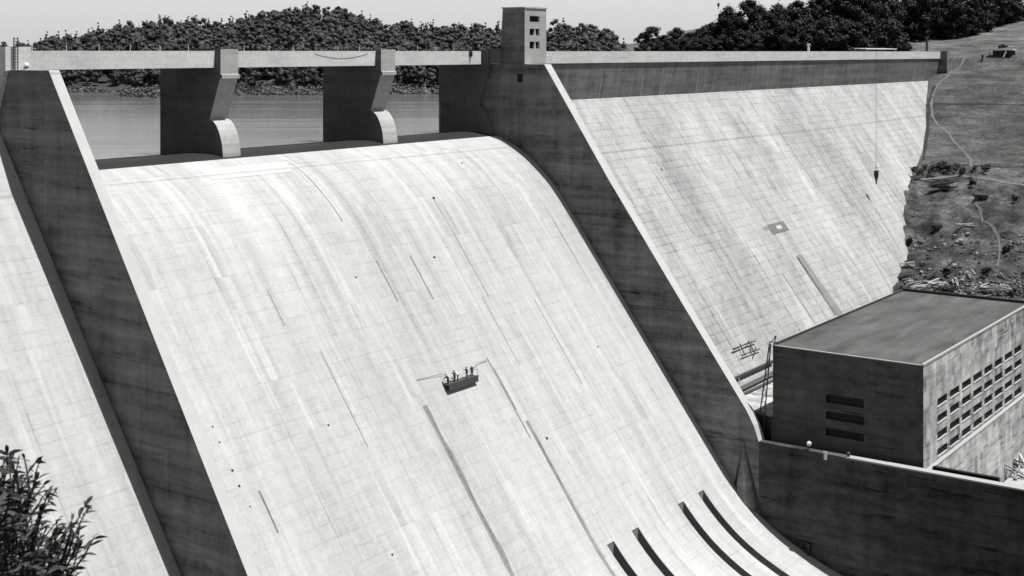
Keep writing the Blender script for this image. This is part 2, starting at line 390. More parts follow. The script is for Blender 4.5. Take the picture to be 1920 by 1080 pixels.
# far shore, laid out along the viewing direction: d = metres out, r = metres to the right
def world(d, r, z): p = FW*d+RT*r; return (p[0], p[1], z)
SKY_U = [-400,0,60,130,180,250,300,340,420,480,520,570,600,640,670,700,760,800,850,920,1000,1040,1100,1130,1160,1185,1230]
SKY_V = [92,84,78,64,50,42,35,31,32,27,15,4,6,9,18,32,40,42,42,43,42,42,42,50,62,82,100]
def shore(r): 
    return 481 + 7*mn.noise(Vector((r*.012, 3.3, 0))) + 3*mn.noise(Vector((r*.05, 1.3, 0))) + 34/(1+math.exp((r+146)/4)) + 20/(1+math.exp(-(r+52)/6)) - 26*math.exp(-((r+124)/18)**2)
RIDGE = 790.
def far_z(d, r):
    s = shore(r); u = 960+FPX*r/max(d, 400)
    top = (HZ-np.interp(u, SKY_U, SKY_V))*RIDGE/FPX - 10.5
    top = max(top, -13.5)
    if d < s: return WL-3-(s-d)*.3
    k = d-s
    bank = WL-.6 + 5.2*min(1, k/42.) + .5*mn.noise(Vector((d*.1, r*.1, 5)))
    t = min(1, max(0, (k-38)/(RIDGE-s-38)))
    t = t**.8
    z = bank + (top-(WL+4.6))*t
    if d > RIDGE: z -= (d-RIDGE)*.06
    return float(z)
ds = np.concatenate([np.arange(436,560,3.), np.arange(560,1000,16.), np.array([1100,1400,2000])]); rs = np.arange(-520,108,6.)
V = []; Fc = []
for d in ds:
    for r in rs: V.append(world(d, r*(d/600. if d > 600 else 1), far_z(d, r*(d/600. if d > 600 else 1))))
nr = len(rs)
for i in range(len(ds)-1):
    for j in range(nr-1): Fc.append((i*nr+j, i*nr+j+1, (i+1)*nr+j+1, (i+1)*nr+j))
tag(raw('far_hills', V, Fc, M['far'], True), kind='structure')

# ------------------------------------------------------------------ the dam
dam = empty('concrete_dam', (150, 150, -90), 'massive pale concrete gravity dam with a steep open spillway between dark training walls', 'dam')
XL, XR, X0 = 101.5, 203.9, 100.0
SP = [(163,-40),(163,-17),(161,-15.75),(158.5,-15.3),(156,-15.12),(153.5,-15.02),(151.5,-15.12),(149.9,-15.32),(148.4,-15.68),(147.3,-16.07),(146.1,-16.5),(144.9,-17.0),(143,-17.95),(141.2,-19.0),(138.3,-21.4),(135.3,-24.1),(131.9,-28.5),(128.5,-33.1)]
def chute_raw(y):
    pts = SP[2:] + [(100.5,-70.85),(98.2,-73.4),(95.3,-76.0),(92.5,-77.9),(89.6,-79.5),(85,-81.5),(80.6,-83.1),(76,-84.4),(72,-85.2)]
    yy = [p[0] for p in pts][::-1]; zz = [p[1] for p in pts][::-1]; return float(np.interp(y, yy, zz))
# smoothed ogee
_yy = np.arange(70, 161.01, .25); _zz = np.array([chute_raw(y) for y in _yy]); _kk = np.exp(-(np.arange(-14, 15)/6.5)**2); _kk /= _kk.sum()
_zs = np.convolve(np.pad(_zz, 14, mode='reflect', reflect_type='odd'), _kk, 'valid'); _bl = np.clip((_yy-149)/4, 0, 1); _zs = _zs*(1-_bl)+_zz*_bl
def chute_z(y): return float(np.interp(y, _yy, _zs))
SP = [(163,-40),(163,-17),(161,-15.75),(158.5,-15.3),(156,-15.12),(153.5,-15.02),(151.5,-15.12),(149.9,-15.32)] + [(y, chute_z(y)) for y in (148.4,147.3,146.1,144.9,143.8,142.6,141.2,139.8,138.3,136.8,135.3,133.6,131.9,130.2,128.5,126.5)]
PRO = [p for p in SP] + [(y, chute_z(y)) for y in (124,119.6,115,111.2,107,103.1,100.5,99.4,98.2,96.8,95.3,93.9,92.5,91,89.6,87.3,85,82.8,80.6,78.3,76,74,72)]
SLOTS = [(165.0,166.9),(172.0,173.9),(186.2,188.1),(192.9,194.8)]
WET0 = 148.0
iw = [i for i, p in enumerate(PRO) if p[0] >= 148.4]; mid = [p for p in PRO if p[0] <= 148.4]
mb = MB()                                                          # crest part
for a, b in zip(PRO[:iw[-1]+1][:-1], PRO[1:iw[-1]+1]): mb.quad((XL,a[0],a[1]),(XR,a[0],a[1]),(XR,b[0],b[1]),(XL,b[0],b[1]))
wet = mb.build('spillway_crest', M['wet'], dam, True); tag(wet, 'dark wet rounded crest under the bridge')
mb = MB(); xb = [XL]
for a, b in SLOTS: xb += [a, b]
xb.append(XR)
sub = []
for k in range(len(xb)-1):
    slot = k % 2 == 1
    n = max(1, int((xb[k+1]-xb[k])/4))
    for q in range(n):
        xa = xb[k]+(xb[k+1]-xb[k])*q/n; xc = xb[k]+(xb[k+1]-xb[k])*(q+1)/n
        for a, b in zip(mid[:-1], mid[1:]):
            if slot and b[0] < 100.5: continue
            mb.quad((xa,a[0],a[1]),(xc,a[0],a[1]),(xc,b[0],b[1]),(xa,b[0],b[1]))
mb.poly([(XL,72,-85.2),(XR,72,-85.2),(XR,72,-95),(XL,72,-95)])
chute = mb.build('spillway_chute', M['chute'], dam, True); tag(chute, 'broad white spillway face curving out at the toe')
def slot_floor(y): return float(np.interp(y, [70,76,80,86,93,100.5], [-87.2,-86.0,-84.9,-83.0,-80.6,-76.6]))
low = [p for p in mid if p[0] <= 100.5]
for a, b in SLOTS:
    mb = MB()
    for p, q in zip(low[:-1], low[1:]):
        fp, fq = min(slot_floor(p[0]), p[1]-.25), min(slot_floor(q[0]), q[1]-.25)
        mb.quad((a,p[0],fp),(b,p[0],fp),(b,q[0],fq),(a,q[0],fq))
        for x in (a, b): mb.quad((x,p[0],p[1]),(x,q[0],q[1]),(x,q[0],fq),(x,p[0],fp))
    mb.quad((a,100.5,-70.85),(b,100.5,-70.85),(b,100.5,-76.6),(a,100.5,-76.6))
    tag(mb.build('sluice_slot', M['slot'], chute), 'deep narrow slot cut into the toe of the chute')

def strip_on_chute(x0, x1, w, ya, yb, name, mat, lift=.03, n=24):
    mb = MB()
    for i in range(n):
        f0, f1 = i/n, (i+1)/n; y0, y1 = ya+(yb-ya)*f0, ya+(yb-ya)*f1
        xa, xc = x0, x0
        w0 = w*(.85+.3*mn.noise(Vector((i*.37, x0, 0)))); w1 = w*(.85+.3*mn.noise(Vector(((i+1)*.37, x0, 0))))
        w0, w1 = max(.1, w0), max(.1, w1)
        mb.quad((xa,y0-lift*.8,chute_z(y0)+lift*.6),(xa+w0,y0-lift*.8,chute_z(y0)+lift*.6),(xc+w1,y1-lift*.8,chute_z(y1)+lift*.6),(xc,y1-lift*.8,chute_z(y1)+lift*.6))
    return mb.build(name, mat, chute)
def chute_pt(u, v):
    r = ray(u, v); t = 120.
    while t < 330:
        P = r*t
        if P[2] < chute_z(P[1]) and P[1] < 149: return P
        t += .1
    return r*200
for (ua, va), (ub, vb), w_, mt in [((792,762),(962,1085),1.15,'gray_stain'),((800,770),(955,1075),.2,'dark_stain'),((912,672),(1000,820),.3,'gray_stain'),((925,690),(960,772),.18,'dark_stain'),((985,790),(1150,1090),.8,'gray_stain'),((1000,812),(1060,915),.2,'dark_stain'),
        ((705,490),(745,566),.2,'dark_stain'),((768,480),(806,562),.24,'dark_stain'),((484,922),(522,1000),.28,'dark_stain'),((500,545),(540,610),.16,'gray_stain'),((535,300),(610,420),.2,'gray_stain'),((812,375),(905,560),.16,'gray_stain'),((905,560),(960,690),.12,'gray_stain'),((600,660),(690,840),.14,'gray_stain'),((1000,560),(1090,720),.16,'gray_stain')]:
    A = chute_pt(ua, va); B = chute_pt(ub, vb)
    strip_on_chute(A[0], B[0], w_, A[1], B[1], 'damp_streak', M[mt])
for (ua, va), (ub, vb), w_ in [((1228,985),(1310,1095),1.6),((856,752),(960,960),.3),((760,560),(815,665),.25)]:
    A = chute_pt(ua, va); B = chute_pt(ub, vb)
    if abs(A[1]-B[1]) > 1: strip_on_chute(A[0], B[0], w_, A[1], B[1], 'washed_streak', M['white_wash'])
A = chute_pt(360, 316); B = chute_pt(535, 300)
mb = MB()
for i in range(4): 
    y0 = A[1]-.5-i*.7; y1 = y0-.7; x0, x1 = A[0]+(0,.6,.2,.9)[i], B[0]+(0,-.8,.3,-1.5)[i]
    mb.quad((x0,y0,chute_z(y0)+.03),(x1,y0,chute_z(y0)+.03),(x1,y1,chute_z(y1)+.03),(x0,y1,chute_z(y1)+.03))
tag(mb.build('washed_patch', M['white_wash'], chute), 'brightest pale patch at the lip of the spillway')
for (u, v, q) in [(813,372,.3),(814,483,.26),(667,520,.14),(1025,822,.24),(615,797,.14),(435,882,.17),(448,911,.15),(398,800,.13),(411,829,.13),(468,950,.13),(866,306,.16),(1120,650,.13),(735,1040,.16)]:
    q *= .75; P = chute_pt(u, v); mb = MB()
    mb.box(P[0]-q, P[0]+q, P[1]-.12, P[1]+.2, P[2]-q, P[2]+q*.9); mb.build('anchor_pocket', M['steel'], chute)

# piers
PP = [(149.6,.4),(149.6,-3.3),(149.3,-3.4),(149.3,-3.95),(149.75,-4.0),(151.95,-10.05),(151.15,-10.3),(150.55,-10.85),(150.05,-11.6),(149.65,-12.5),(149.3,-13.6),(149.1,-15),(149.05,-18),(163,-18),(163,.1),(156,.4)]
for a, b, lab in ((136.5,140.0,None),(172.4,176.1,None)):
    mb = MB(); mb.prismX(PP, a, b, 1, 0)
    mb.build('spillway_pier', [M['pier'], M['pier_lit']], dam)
mb = MB(); mb.prismX([(min(y, 161.1), z) for y, z in PP], 202.9, 203.85); tag(mb.build('half_pier', M['pier'], dam), 'half pier built against the right wall below the tower')

# training walls
TWR = [(161.2,-2.3),(137.6,-2.3),(123.8,-22.7),(110.1,-41.7),(97.2,-59.4),(95.9,-61.7),(95.0,-64.2),(95.0,-95),(161.2,-95)]
def wall_prism(name, prof, x0, x1, topn, lab):
    mb = MB(); n = len(mb.v); k = len(prof)
    mb.prismX(prof, x0, x1, 0)
    # faces of the sloping top take the bright material
    for i in range(k): 
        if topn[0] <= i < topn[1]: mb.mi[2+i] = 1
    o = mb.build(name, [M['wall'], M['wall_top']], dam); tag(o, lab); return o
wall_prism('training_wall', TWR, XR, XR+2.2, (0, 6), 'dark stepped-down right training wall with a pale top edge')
s_ = 1.0155
TWL = [(170,-2.25),(137.6*s_,-2.25),(129.5*s_,-14.8*s_),(119.6*s_,-30.2*s_),(103.8*s_,-54.8*s_),(96*s_,-67.0*s_),(90,-74),(72,-80),(72,-95),(170,-95)]
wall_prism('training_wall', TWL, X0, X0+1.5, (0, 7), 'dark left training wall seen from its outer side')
# formwork chase beside the right wall top and a small opening
mb = MB(); P = onX(975, 145, XR); mb.box(XR-.03, XR+.3, P[1]-.6, P[1]+.6, P[2]-.9, P[2]+.7); tag(mb.build('wall_opening', M['louver_and_shade'], dam), 'small dark opening high in the right wall')
# tapering buttress where the sloping wall turns vertical
mb = MB(); A = onX(1394, 822, XR); yb = A[1]-.4; zb = -75.5; n = 12
for i in range(n):
    a0, a1 = math.pi*i/n, math.pi*(i+1)/n
    mb.poly([(XR-.05, A[1], A[2]), (XR-1.6*math.sin(a0), yb+2.0*math.cos(a0), zb), (XR-1.6*math.sin(a1), yb+2.0*math.cos(a1), zb)])
tag(mb.build('wall_buttress', M['wall'], dam, True), 'tapering cone-like buttress at the foot of the right wall')
for sgn, y_ in ((1,1),(-1,-1)):
    mb = MB(); mb.poly([(XR-.02,A[1]+.1*sgn,A[2]-.6),(XR-.02,yb+2.0*sgn,zb),(XR-.02,yb+2.9*sgn,zb)])  # painted shade on both sides of the cone
    tag(mb.build('buttress_shade', M['wedge_shade'], dam), 'dark wedge of painted shade beside the buttress')
mb = MB(); mb.box(203.92, 211.3, 142.05, 148, -45, -2.32); tag(mb.build('abutment_pier', M['wall'], dam), 'dark pier under the tower')

# non-overflow sections
def section(x0, x1, top, mat, lab, und):
    mb = MB(); yt, zt = top
    mb.prismX([(yt,zt),(yt-(zt+95)*-1/-S_R*-1 if False else yt-(95+zt)/S_R,-95),(164,-95),(164,zt)], x0, x1)
    o = mb.build('non_overflow_section', mat, dam); tag(o, lab)
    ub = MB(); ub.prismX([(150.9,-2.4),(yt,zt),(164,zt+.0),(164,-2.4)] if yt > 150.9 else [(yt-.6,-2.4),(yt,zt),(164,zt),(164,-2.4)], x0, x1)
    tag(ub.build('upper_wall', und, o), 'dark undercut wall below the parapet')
    return o
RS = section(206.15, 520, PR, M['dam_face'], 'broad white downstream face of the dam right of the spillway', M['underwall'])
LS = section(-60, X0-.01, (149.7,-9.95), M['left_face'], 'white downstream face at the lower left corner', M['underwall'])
# parapets / road
def parapet(x0, x1, par):
    mb = MB(); mb.box(x0, x1, 150.7, 151.15, -2.38, .1); mb.box(x0, x1, 151.15, 158, -2.38, -1.4); mb.box(x0, x1, 158, 158.4, -2.38, -.25)
    return mb.build('parapet', M['fascia'], par)
mb = MB(); parapet(211.4, 472, RS); parapet(-60, 99.3, LS)
mb = MB(); mb.box(472, 475.5, 148.4, 158, -7.3, .3); tag(mb.build('end_block', M['wall'], RS), 'square block ending the parapet at the hillside')
mb = MB(); mb.box(99.4, 103.1, 147.6, 151, -2.36, .62); mb.prismX([(147.7,-2.37),(149.4,-2.37),(149.4,-7)], 99.3, 99.95)
tag(mb.build('end_block', M['fascia'], LS), 'pale square block ending the left parapet')
# run-down marks on upper wall: pale leached lines
for u in (1128,1206,1309,1341,1450,1690,1242,1394):
    P = onY(u, 150, 151.4); x = P[0]; ww = random.uniform(.15,.5); z0 = random.uniform(-5.5,-3.2); mb = MB()
    yz = lambda z: 150.9+(z+2.4)/(PR[1]+2.4)*(PR[0]-150.9)-.03
    mb.quad((x,yz(z0),z0),(x+ww,yz(z0),z0),(x+ww,yz(-10),-10),(x,yz(-10),-10)); mb.build('leached_streak', M['coping'], RS)

def strip_on_face(uv0, uv1, w, mat, name, par=RS, lab=None, lift=.03):
    A = on_face_r(*uv0); B = on_face_r(*uv1); mb = MB(); n = 12
    for i in range(n):
        f0, f1 = i/n, (i+1)/n; P = A+(B-A)*f0; Q = A+(B-A)*f1
        w0 = w*(.75+.5*random.random()) if mat is not M['wood_dark'] else w
        mb.quad((P[0],P[1]-lift,P[2]+lift*.7),(P[0]+w,P[1]-lift,P[2]+lift*.7),(Q[0]+w,Q[1]-lift,Q[2]+lift*.7),(Q[0],Q[1]-lift,Q[2]+lift*.7))
    o = mb.build(name, mat, par); 
    if lab: tag(o, lab)
strip_on_face((1491,480),(1572,594), 3.2, M['gray_stain'], 'damp_strip', lab='wide grey damp strip running down to the powerhouse')
strip_on_face((1494,484),(1566,592), .9, M['dark_stain'], 'damp_strip', lab='narrow dark line inside the grey strip')
strip_on_face((1466,513),(1527,606), .3, M['dark_stain'], 'damp_streak')
for a, b, w_ in [((1578,315),(1690,480),.45),((1600,200),(1700,330),.35),((1655,150),(1725,235),.6),((1690,152),(1735,205),.5),((1240,175),(1275,235),.25),((1180,190),(1240,290),.25),((1420,180),(1500,300),.3),((1540,170),(1650,340),.3),((1560,380),(1650,520),.35),((1335,320),(1430,480),.25)]:
    strip_on_face(a, b, w_, M['white_wash'], 'leached_line')
for a, b, w_ in [((1600,250),(1680,370),.3),((1520,260),(1600,390),.25),((1450,230),(1530,350),.3),((1380,210),(1420,270),.3),((1230,330),(1300,440),.25),((1640,390),(1693,480),.35),((1610,440),(1680,560),.25)]:
    strip_on_face(a, b, w_, M['gray_stain'], 'damp_streak')
P = on_face_r(1443, 431); Q = on_face_r(1477, 428)
def face_patch(x0, x1, z0, z1, mat, name, par, lift=.05):
    yy = lambda z: PR[0]+(z-PR[1])/S_R
    m_ = MB(); m_.quad((x0,yy(z0)-lift,z0+lift*.7),(x1,yy(z0)-lift,z0+lift*.7),(x1,yy(z1)-lift,z1+lift*.7),(x0,yy(z1)-lift,z1+lift*.7)); return m_.build(name, mat, par)
bf = face_patch(P[0], Q[0], P[2]-1.05, P[2]+1.05, M['dark_stain'], 'repair_patch', RS); tag(bf, 'dark square repair patch with a pale centre')
face_patch(P[0]-2.2, P[0]-.02, P[2]+.1, P[2]+.8, M['gray_stain'], 'repair_patch', RS)
face_patch(P[0]+(Q[0]-P[0])*.42, P[0]+(Q[0]-P[0])*.7, P[2]-.35, P[2]+.4, M['white_wash'], 'pale_centre', bf, .09)

# ------------------------------------------------------------------ bridge spans
span_labels = ['longest pale bridge span from the left wall to the first pier', 'middle pale bridge span with a drooping cable mark, between the two piers', 'pale bridge span between the second pier and the tower']
for (a, b), lab in zip(((103.15,136.45),(140.05,172.35),(176.15,202.25)), span_labels):
    e = empty('bridge_span', ((a+b)/2, 154, -2.4), lab, 'bridge', 'bridge spans over the spillway')
    mb = MB(); mb.box(a, b, 150.8, 151.3, -2.36, .12); mb.build('girder', M['fascia'], e)
    mb = MB(); mb.box(a, b, 151.3, 157.7, -2.3, -1.4); mb.build('deck', M['pier'], e)
    mb = MB(); mb.box(a, b, 157.7, 158.1, -2.36, -.1); mb.build('upstream_girder', M['pier'], e)
    x = a+2.5
    while x < b-1:
        mb = MB(); mb.tube([(x,151.05,.1),(x,151.05,.95)], .045, 5); mb.build('rail_post', M['tin'], e); x += 5.2
# drooping cable on the middle span
pts = [onY(590+ (690-590)*i/14, 100+9*(1-((i-7)/7)**2), 150.76) for i in range(15)]
mb = MB(); mb.tube([tuple(p) for p in pts], .024, 5); solo('hanging_cable', mb, M['slot'], pts[7], 'thin dark cable drooping across the face of the middle bridge span', 'cable')
P = onY(883, 100, 150.62); mb = MB(); mb.box(P[0]-.25, P[0]+.25, P[1]-.1, P[1]+.12, -.95, -.1); mb.box(P[0]-.4, P[0]+.4, P[1]-.15, P[1]+.5, .14, .42); mb.box(P[0]-.12,P[0]+.12,P[1]-.3,P[1]-.1,-.8,.1)
solo('drain_hopper', mb, M['steel'], (P[0], P[1], -.95), 'small dark bracket hooked over the parapet just left of the tower', 'bracket')

# ------------------------------------------------------------------ tower
tw = empty('elevator_tower', (207.5, 145, -2.3), 'square concrete elevator tower with three dark windows, standing on the dam crest', 'tower')
WZ = [onY(1000, v, 142)[2] for v in (30,41,54,66,78,91)]
wx0, wx1 = onY(993, 60, 142)[0], onY(1011.5, 60, 142)[0]
def tower_shell():
    mb = MB(); xa, xc, y0, yb, yt = 203.95, 211.1, 142.0, 147.7, 147.0; z0, z1 = -2.28, 8.05
    zs = [z0, WZ[5], WZ[4], WZ[3], WZ[2], WZ[1], WZ[0], z1]
    for i in range(len(zs)-1):
        for (p, q) in ((xa,wx0),(wx0,wx1),(wx1,xc)):
            if i in (1,3,5) and p == wx0: continue
            mb.quad((p,y0,zs[i]),(q,y0,zs[i]),(q,y0,zs[i+1]),(p,y0,zs[i+1]))
    for i in (1,3,5):
        a, b = zs[i], zs[i+1]
        for s in (((wx0,a),(wx1,a)),((wx1,a),(wx1,b)),((wx1,b),(wx0,b)),((wx0,b),(wx0,a))):
            (p, pz), (q, qz) = s; mb.quad((p,y0,pz),(q,y0,qz),(q,y0+.5,qz),(p,y0+.5,pz))
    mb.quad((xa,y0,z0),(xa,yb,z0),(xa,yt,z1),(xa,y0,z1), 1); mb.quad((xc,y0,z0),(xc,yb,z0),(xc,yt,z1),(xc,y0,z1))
    mb.quad((xa,yb,z0),(xc,yb,z0),(xc,yt,z1),(xa,yt,z1)); mb.quad((xa,y0,z1),(xc,y0,z1),(xc,yt,z1),(xa,yt,z1))
    return mb
tower_shell().build('wall', [M['tower'], M['wall']], tw)  # side face takes the darker tone to paint its shade
mb = MB(); mb.box(203.8, 211.25, 141.85, 147.2, 8.06, 8.3); mb.build('roof_slab', M['tower'], tw)
mb = MB(); mb.box(203.75, 211.3, 141.82, 148.2, -2.28+.0, -1.9) if False else mb.box(203.2, 203.93, 146.9, 149.6, -2.2, .6); tag(mb.build('parapet_stub', M['pier'], tw), 'short dark parapet end beside the tower')
for i, (a, b) in enumerate(((4,5),(2,3),(0,1))):
    za, zb_ = WZ[b], WZ[a]
    mb = MB(); mb.quad((wx0,142.45,za),(wx1,142.45,za),(wx1,142.45,zb_),(wx0,142.45,zb_)); wn = mb.build('window', M['glass'], tw)
    if i < 2:
        xm = wx0+(wx1-wx0)*.56; mb = MB(); mb.prismX([(142.02,0),(142.3,0),(142.3,1),(142.02,1)], 0, 1); mb.v = []; mb.f = []; mb.mi = []
        mb.poly([(xm-.35,142.03,za),(xm+.35,142.03,za),(xm+.12,142.03,zb_),(xm-.12,142.03,zb_)]); mb.poly([(xm-.35,142.3,za),(xm+.35,142.3,za),(xm+.12,142.3,zb_),(xm-.12,142.3,zb_)])
        for s in (-1,1): mb.poly([(xm+.35*s,142.03,za),(xm+.12*s,142.03,zb_),(xm+.12*s,142.3,zb_),(xm+.35*s,142.3,za)])
        mb.build('mullion', M['tower'], wn)

# ------------------------------------------------------------------ powerhouse
ph = empty('powerhouse', (235, 80, -77), 'boxy concrete powerhouse with a flat dark roof and rows of small windows', 'building')
PXa, PXb, PY0, PY1, PZr = 207.2, 270.3, 68.8, 94.0, -48.85
NW, WP, WW = 8, 6.39, 4.95
rows = [(-55.4-2.66*i, -55.45-2.66*i-1.2) for i in range(4)]
mb = MB()
xsx = [PXa]
for i in range(NW): xsx += [214.0+WP*i, 214.0+WP*i+WW]
xsx.append(PXb)
zsz = [PZr]
for t, b in rows: zsz += [t, b]
zsz.append(-78)
for i in range(len(xsx)-1):
    for j in range(len(zsz)-1):
        if i % 2 == 1 and j % 2 == 1: continue
        mb.quad((xsx[i],PY0,zsz[j+1]),(xsx[i+1],PY0,zsz[j+1]),(xsx[i+1],PY0,zsz[j]),(xsx[i],PY0,zsz[j]))
for i in range(NW):
    for t, b in rows:
        xa, xc = 214.0+WP*i, 214.0+WP*i+WW
        for s in (((xa,b),(xc,b)),((xc,b),(xc,t)),((xc,t),(xa,t)),((xa,t),(xa,b))):
            (p, pz), (q, qz) = s; mb.quad((p,PY0,pz),(q,PY0,qz),(q,PY0+.3,qz),(p,PY0+.3,pz))
mb.quad((PXb,PY0,-78),(PXb,PY1,-78),(PXb,PY1,PZr),(PXb,PY0,PZr)); mb.quad((PXa,PY1,-78),(PXb,PY1,-78),(PXb,PY1,PZr),(PXa,PY1,PZr))
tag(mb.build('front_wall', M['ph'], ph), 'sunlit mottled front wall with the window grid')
mb = MB(); LV = [(-55.5,-56.85),(-58.25,-59.55),(-60.95,-62.2)]; ya, yc = 78.35, 84.75
zz = [PZr]
for t, b in LV: zz += [t, b]
zz.append(-78)
for j in range(len(zz)-1):
    for p, q in ((PY0,ya),(ya,yc),(yc,PY1)):
        if j % 2 == 1 and p == ya: continue
        mb.quad((PXa,p,zz[j+1]),(PXa,q,zz[j+1]),(PXa,q,zz[j]),(PXa,p,zz[j]))
for t, b in LV:
    for s in (((ya,b),(yc,b)),((yc,b),(yc,t)),((yc,t),(ya,t)),((ya,t),(ya,b))):
        (p, pz), (q, qz) = s; mb.quad((PXa,p,pz),(PXa,q,qz),(PXa+.5,q,qz),(PXa+.5,p,pz))
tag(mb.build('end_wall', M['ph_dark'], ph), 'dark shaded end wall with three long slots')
for t, b in LV:
    mb = MB(); mb.quad((PXa+.45,ya,b),(PXa+.45,yc,b),(PXa+.45,yc,t),(PXa+.45,ya,t))
    for k in range(3): z = b+(t-b)*(k+.5)/3; mb.box(PXa+.2, PXa+.44, ya+.02, yc-.02, z-.04, z+.04)
    mb.build('louvre', M['louver_and_shade'], ph)
for i in range(NW):
    for t, b in rows:
        xa, xc = 214.0+WP*i, 214.0+WP*i+WW
        mb = MB(); mb.quad((xa,PY0+.22,b),(xc,PY0+.22,b),(xc,PY0+.22,t),(xa,PY0+.22,t)); wn = mb.build('window', M['glass'], ph)
        mb = MB(); mb.prismX([(PY0+.12,b+.05),(PY0-.07,b+.02),(PY0-.07,b-.14),(PY0-.003,b-.14),(PY0-.003,b+.002),(PY0+.12,b+.002)], xa+.02, xc-.02); mb.build('sill', M['coping'], wn)
mb = MB(); mb.quad((PXa,PY0,PZr+.0),(PXb,PY0,PZr),(PXb,PY1,PZr),(PXa,PY1,PZr)); mb.build('roof', M['roof'], ph)
mb = MB(); mb.box(PXa-.12, PXb-.42, PY0-.10, PY0+.3, PZr+.004, PZr+.3); mb.box(PXa-.12, PXa+.25, PY0+.35, PY1, PZr+.004, PZr+.14); tag(mb.build('coping', M['coping'], ph), 'pale roof edge strip')
mb = MB(); mb.box(PXb-.4, PXb+.1, PY0-.05, PY1+.1, PZr+.004, PZr+.55); mb.box(PXa+.25, PXb-.4, PY1-.25, PY1+.1, PZr+.004, PZr+.3); tag(mb.build('rear_parapet', M['steel'], ph), 'dark rear roof edge')
mb = MB(); mb.box(PXa+1.2, 300, PY0-.6, PY0-.02, -78, -65.35); mb.build('base_wall', M['ph'], ph)
mb = MB(); mb.box(PXa+1.15, 300, PY0-.65, PY0-.02, -65.34, -65.12); mb.build('ledge', M['coping'], ph)
# narrow draft deck gap between base wall and tailrace wall, its shade painted near-black
mb = MB(); mb.box(205.4, 208.3, 57.5, 67.5, -65.9, -65.5); mb.box(207.6,208.3,57.5,67.5,-66,-64.3); tag(mb.build('recess_shade', M['louver_and_shade'], ph), 'dark strip painting the shade of the recess along the wall top')

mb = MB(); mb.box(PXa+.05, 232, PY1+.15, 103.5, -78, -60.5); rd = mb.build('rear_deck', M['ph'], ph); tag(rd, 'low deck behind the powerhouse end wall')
mb = MB(); mb.box(PXa-.02, PXa+.04, PY1+.2, 103.4, -77.9, -60.75); mb.build('deck_shade', M['louver_and_shade'], rd)  # near-black panel over the deck's end paints its deep shade
# tailrace wall
tl = empty('tailrace_wall', (204.6, 60, -95), 'long dark concrete tailrace wall running forward from the spillway toe past the powerhouse', 'wall')
mb = MB(); mb.box(XR, 205.2, -60, 94.97, -95, -64.35); mb.build('wall', M['tail'], tl)
mb = MB(); mb.box(XR-.1, 205.35, -60, 80.0, -64.346, -64.1); tag(mb.build('coping', M['coping'], tl), 'thin pale coping')
mb = MB(); mb.box(XR-.06, 205.3, 80.0, 94.96, -64.346, -64.15); tag(mb.build('coping', M['tail'], tl), 'dark coping by the spillway')
mb = MB(); mb.box(206, 320, -60, 67.5, -77.4, -77.0); tag(mb.build('powerhouse_yard', M['deck']), kind='structure')
def lampthing(u, v, r, name, lab, mat):
    P = onX(u, v, 204.4); mb = MB(); mb.tube([(P[0],P[1],-64.1),(P[0],P[1],P[2]-r*.6)], .07, 6); mb.build
    e = empty(name, (P[0], P[1], -64.1), lab, 'lamp'); mb.build('post', M['steel'], e)
    mb = MB(); mb.ball(P, r, 8, 6); mb.build('globe', mat, e, True)
lampthing(1517, 832, .42, 'wall_lamp', 'pale round lamp on the tailrace wall nearest the spillway', M['tin'])
lampthing(1591, 851, .36, 'wall_lamp', 'dark round lamp on the tailrace wall below the three slots', M['steel'])
P = onX(1548, 850, XR-.15); mb = MB(); mb.box(XR-.35, XR-.01, P[1]-.22, P[1]+.22, P[2]-1.0, P[2]+.1); mb.box(XR-.42, XR-.3, P[1]-.3, P[1]+.3, P[2]+.1, P[2]+.35)
solo('wall_box', mb, M['tin'], (XR-.2, P[1], P[2]-1.0), 'small pale box fixed to the dark tailrace wall below the slots', 'box')
P = onX(1516, 1030, XR-.3); mb = MB(); mb.tube([(P[0],P[1],P[2]-1.0),(P[0],P[1],P[2]+.7)], .14, 6); mb.box(P[0]-.25,P[0]+.25,P[1]-.25,P[1]+.25,P[2]+.5,P[2]+.95)
solo('marker_post', mb, M['steel'], (P[0],P[1],P[2]-1.2), 'short dark post against the tailrace wall above the curved spillway toe', 'post')

# ------------------------------------------------------------------ ladder and lamp on the left block
LB = 147.5
e = empty('ladder', tuple(onY(30, 131, LB-.2)), 'dark steel ladder fixed to the pale block at far left', 'ladder')
xa, xc = onY(26, 100, LB-.25)[0], onY(33.5, 100, LB-.25)[0]; zt, zb = onY(30, 70, LB)[2], onY(30, 131, LB)[2]
for x in (xa, xc): mb = MB(); mb.tube([(x,LB-.25,zb),(x,LB-.25,zt)], .07, 6); mb.build('rail', M['steel'], e)
for k in range(11): z = zb+.25+(zt-zb-.4)*k/10; mb = MB(); mb.tube([(xa,LB-.25,z),(xc,LB-.25,z)], .055, 5); mb.build('rung', M['steel'], e)
P = onY(50, 122, LB-.35); e = empty('wall_lamp', (P[0], LB-.05, P[2]), 'small white round lamp beside the ladder on the left block', 'lamp')
mb = MB(); mb.ball(P, .3, 10, 8); mb.build('globe', M['lamp'], e, True)
mb = MB(); mb.tube([(P[0],LB+.1,P[2]-.25),(P[0],P[1],P[2]-.25)], .09, 6); mb.tube([(P[0],P[1],P[2]-.42),(P[0],P[1],P[2]-.2)], .2, 8); mb.build('bracket', M['steel'], e)

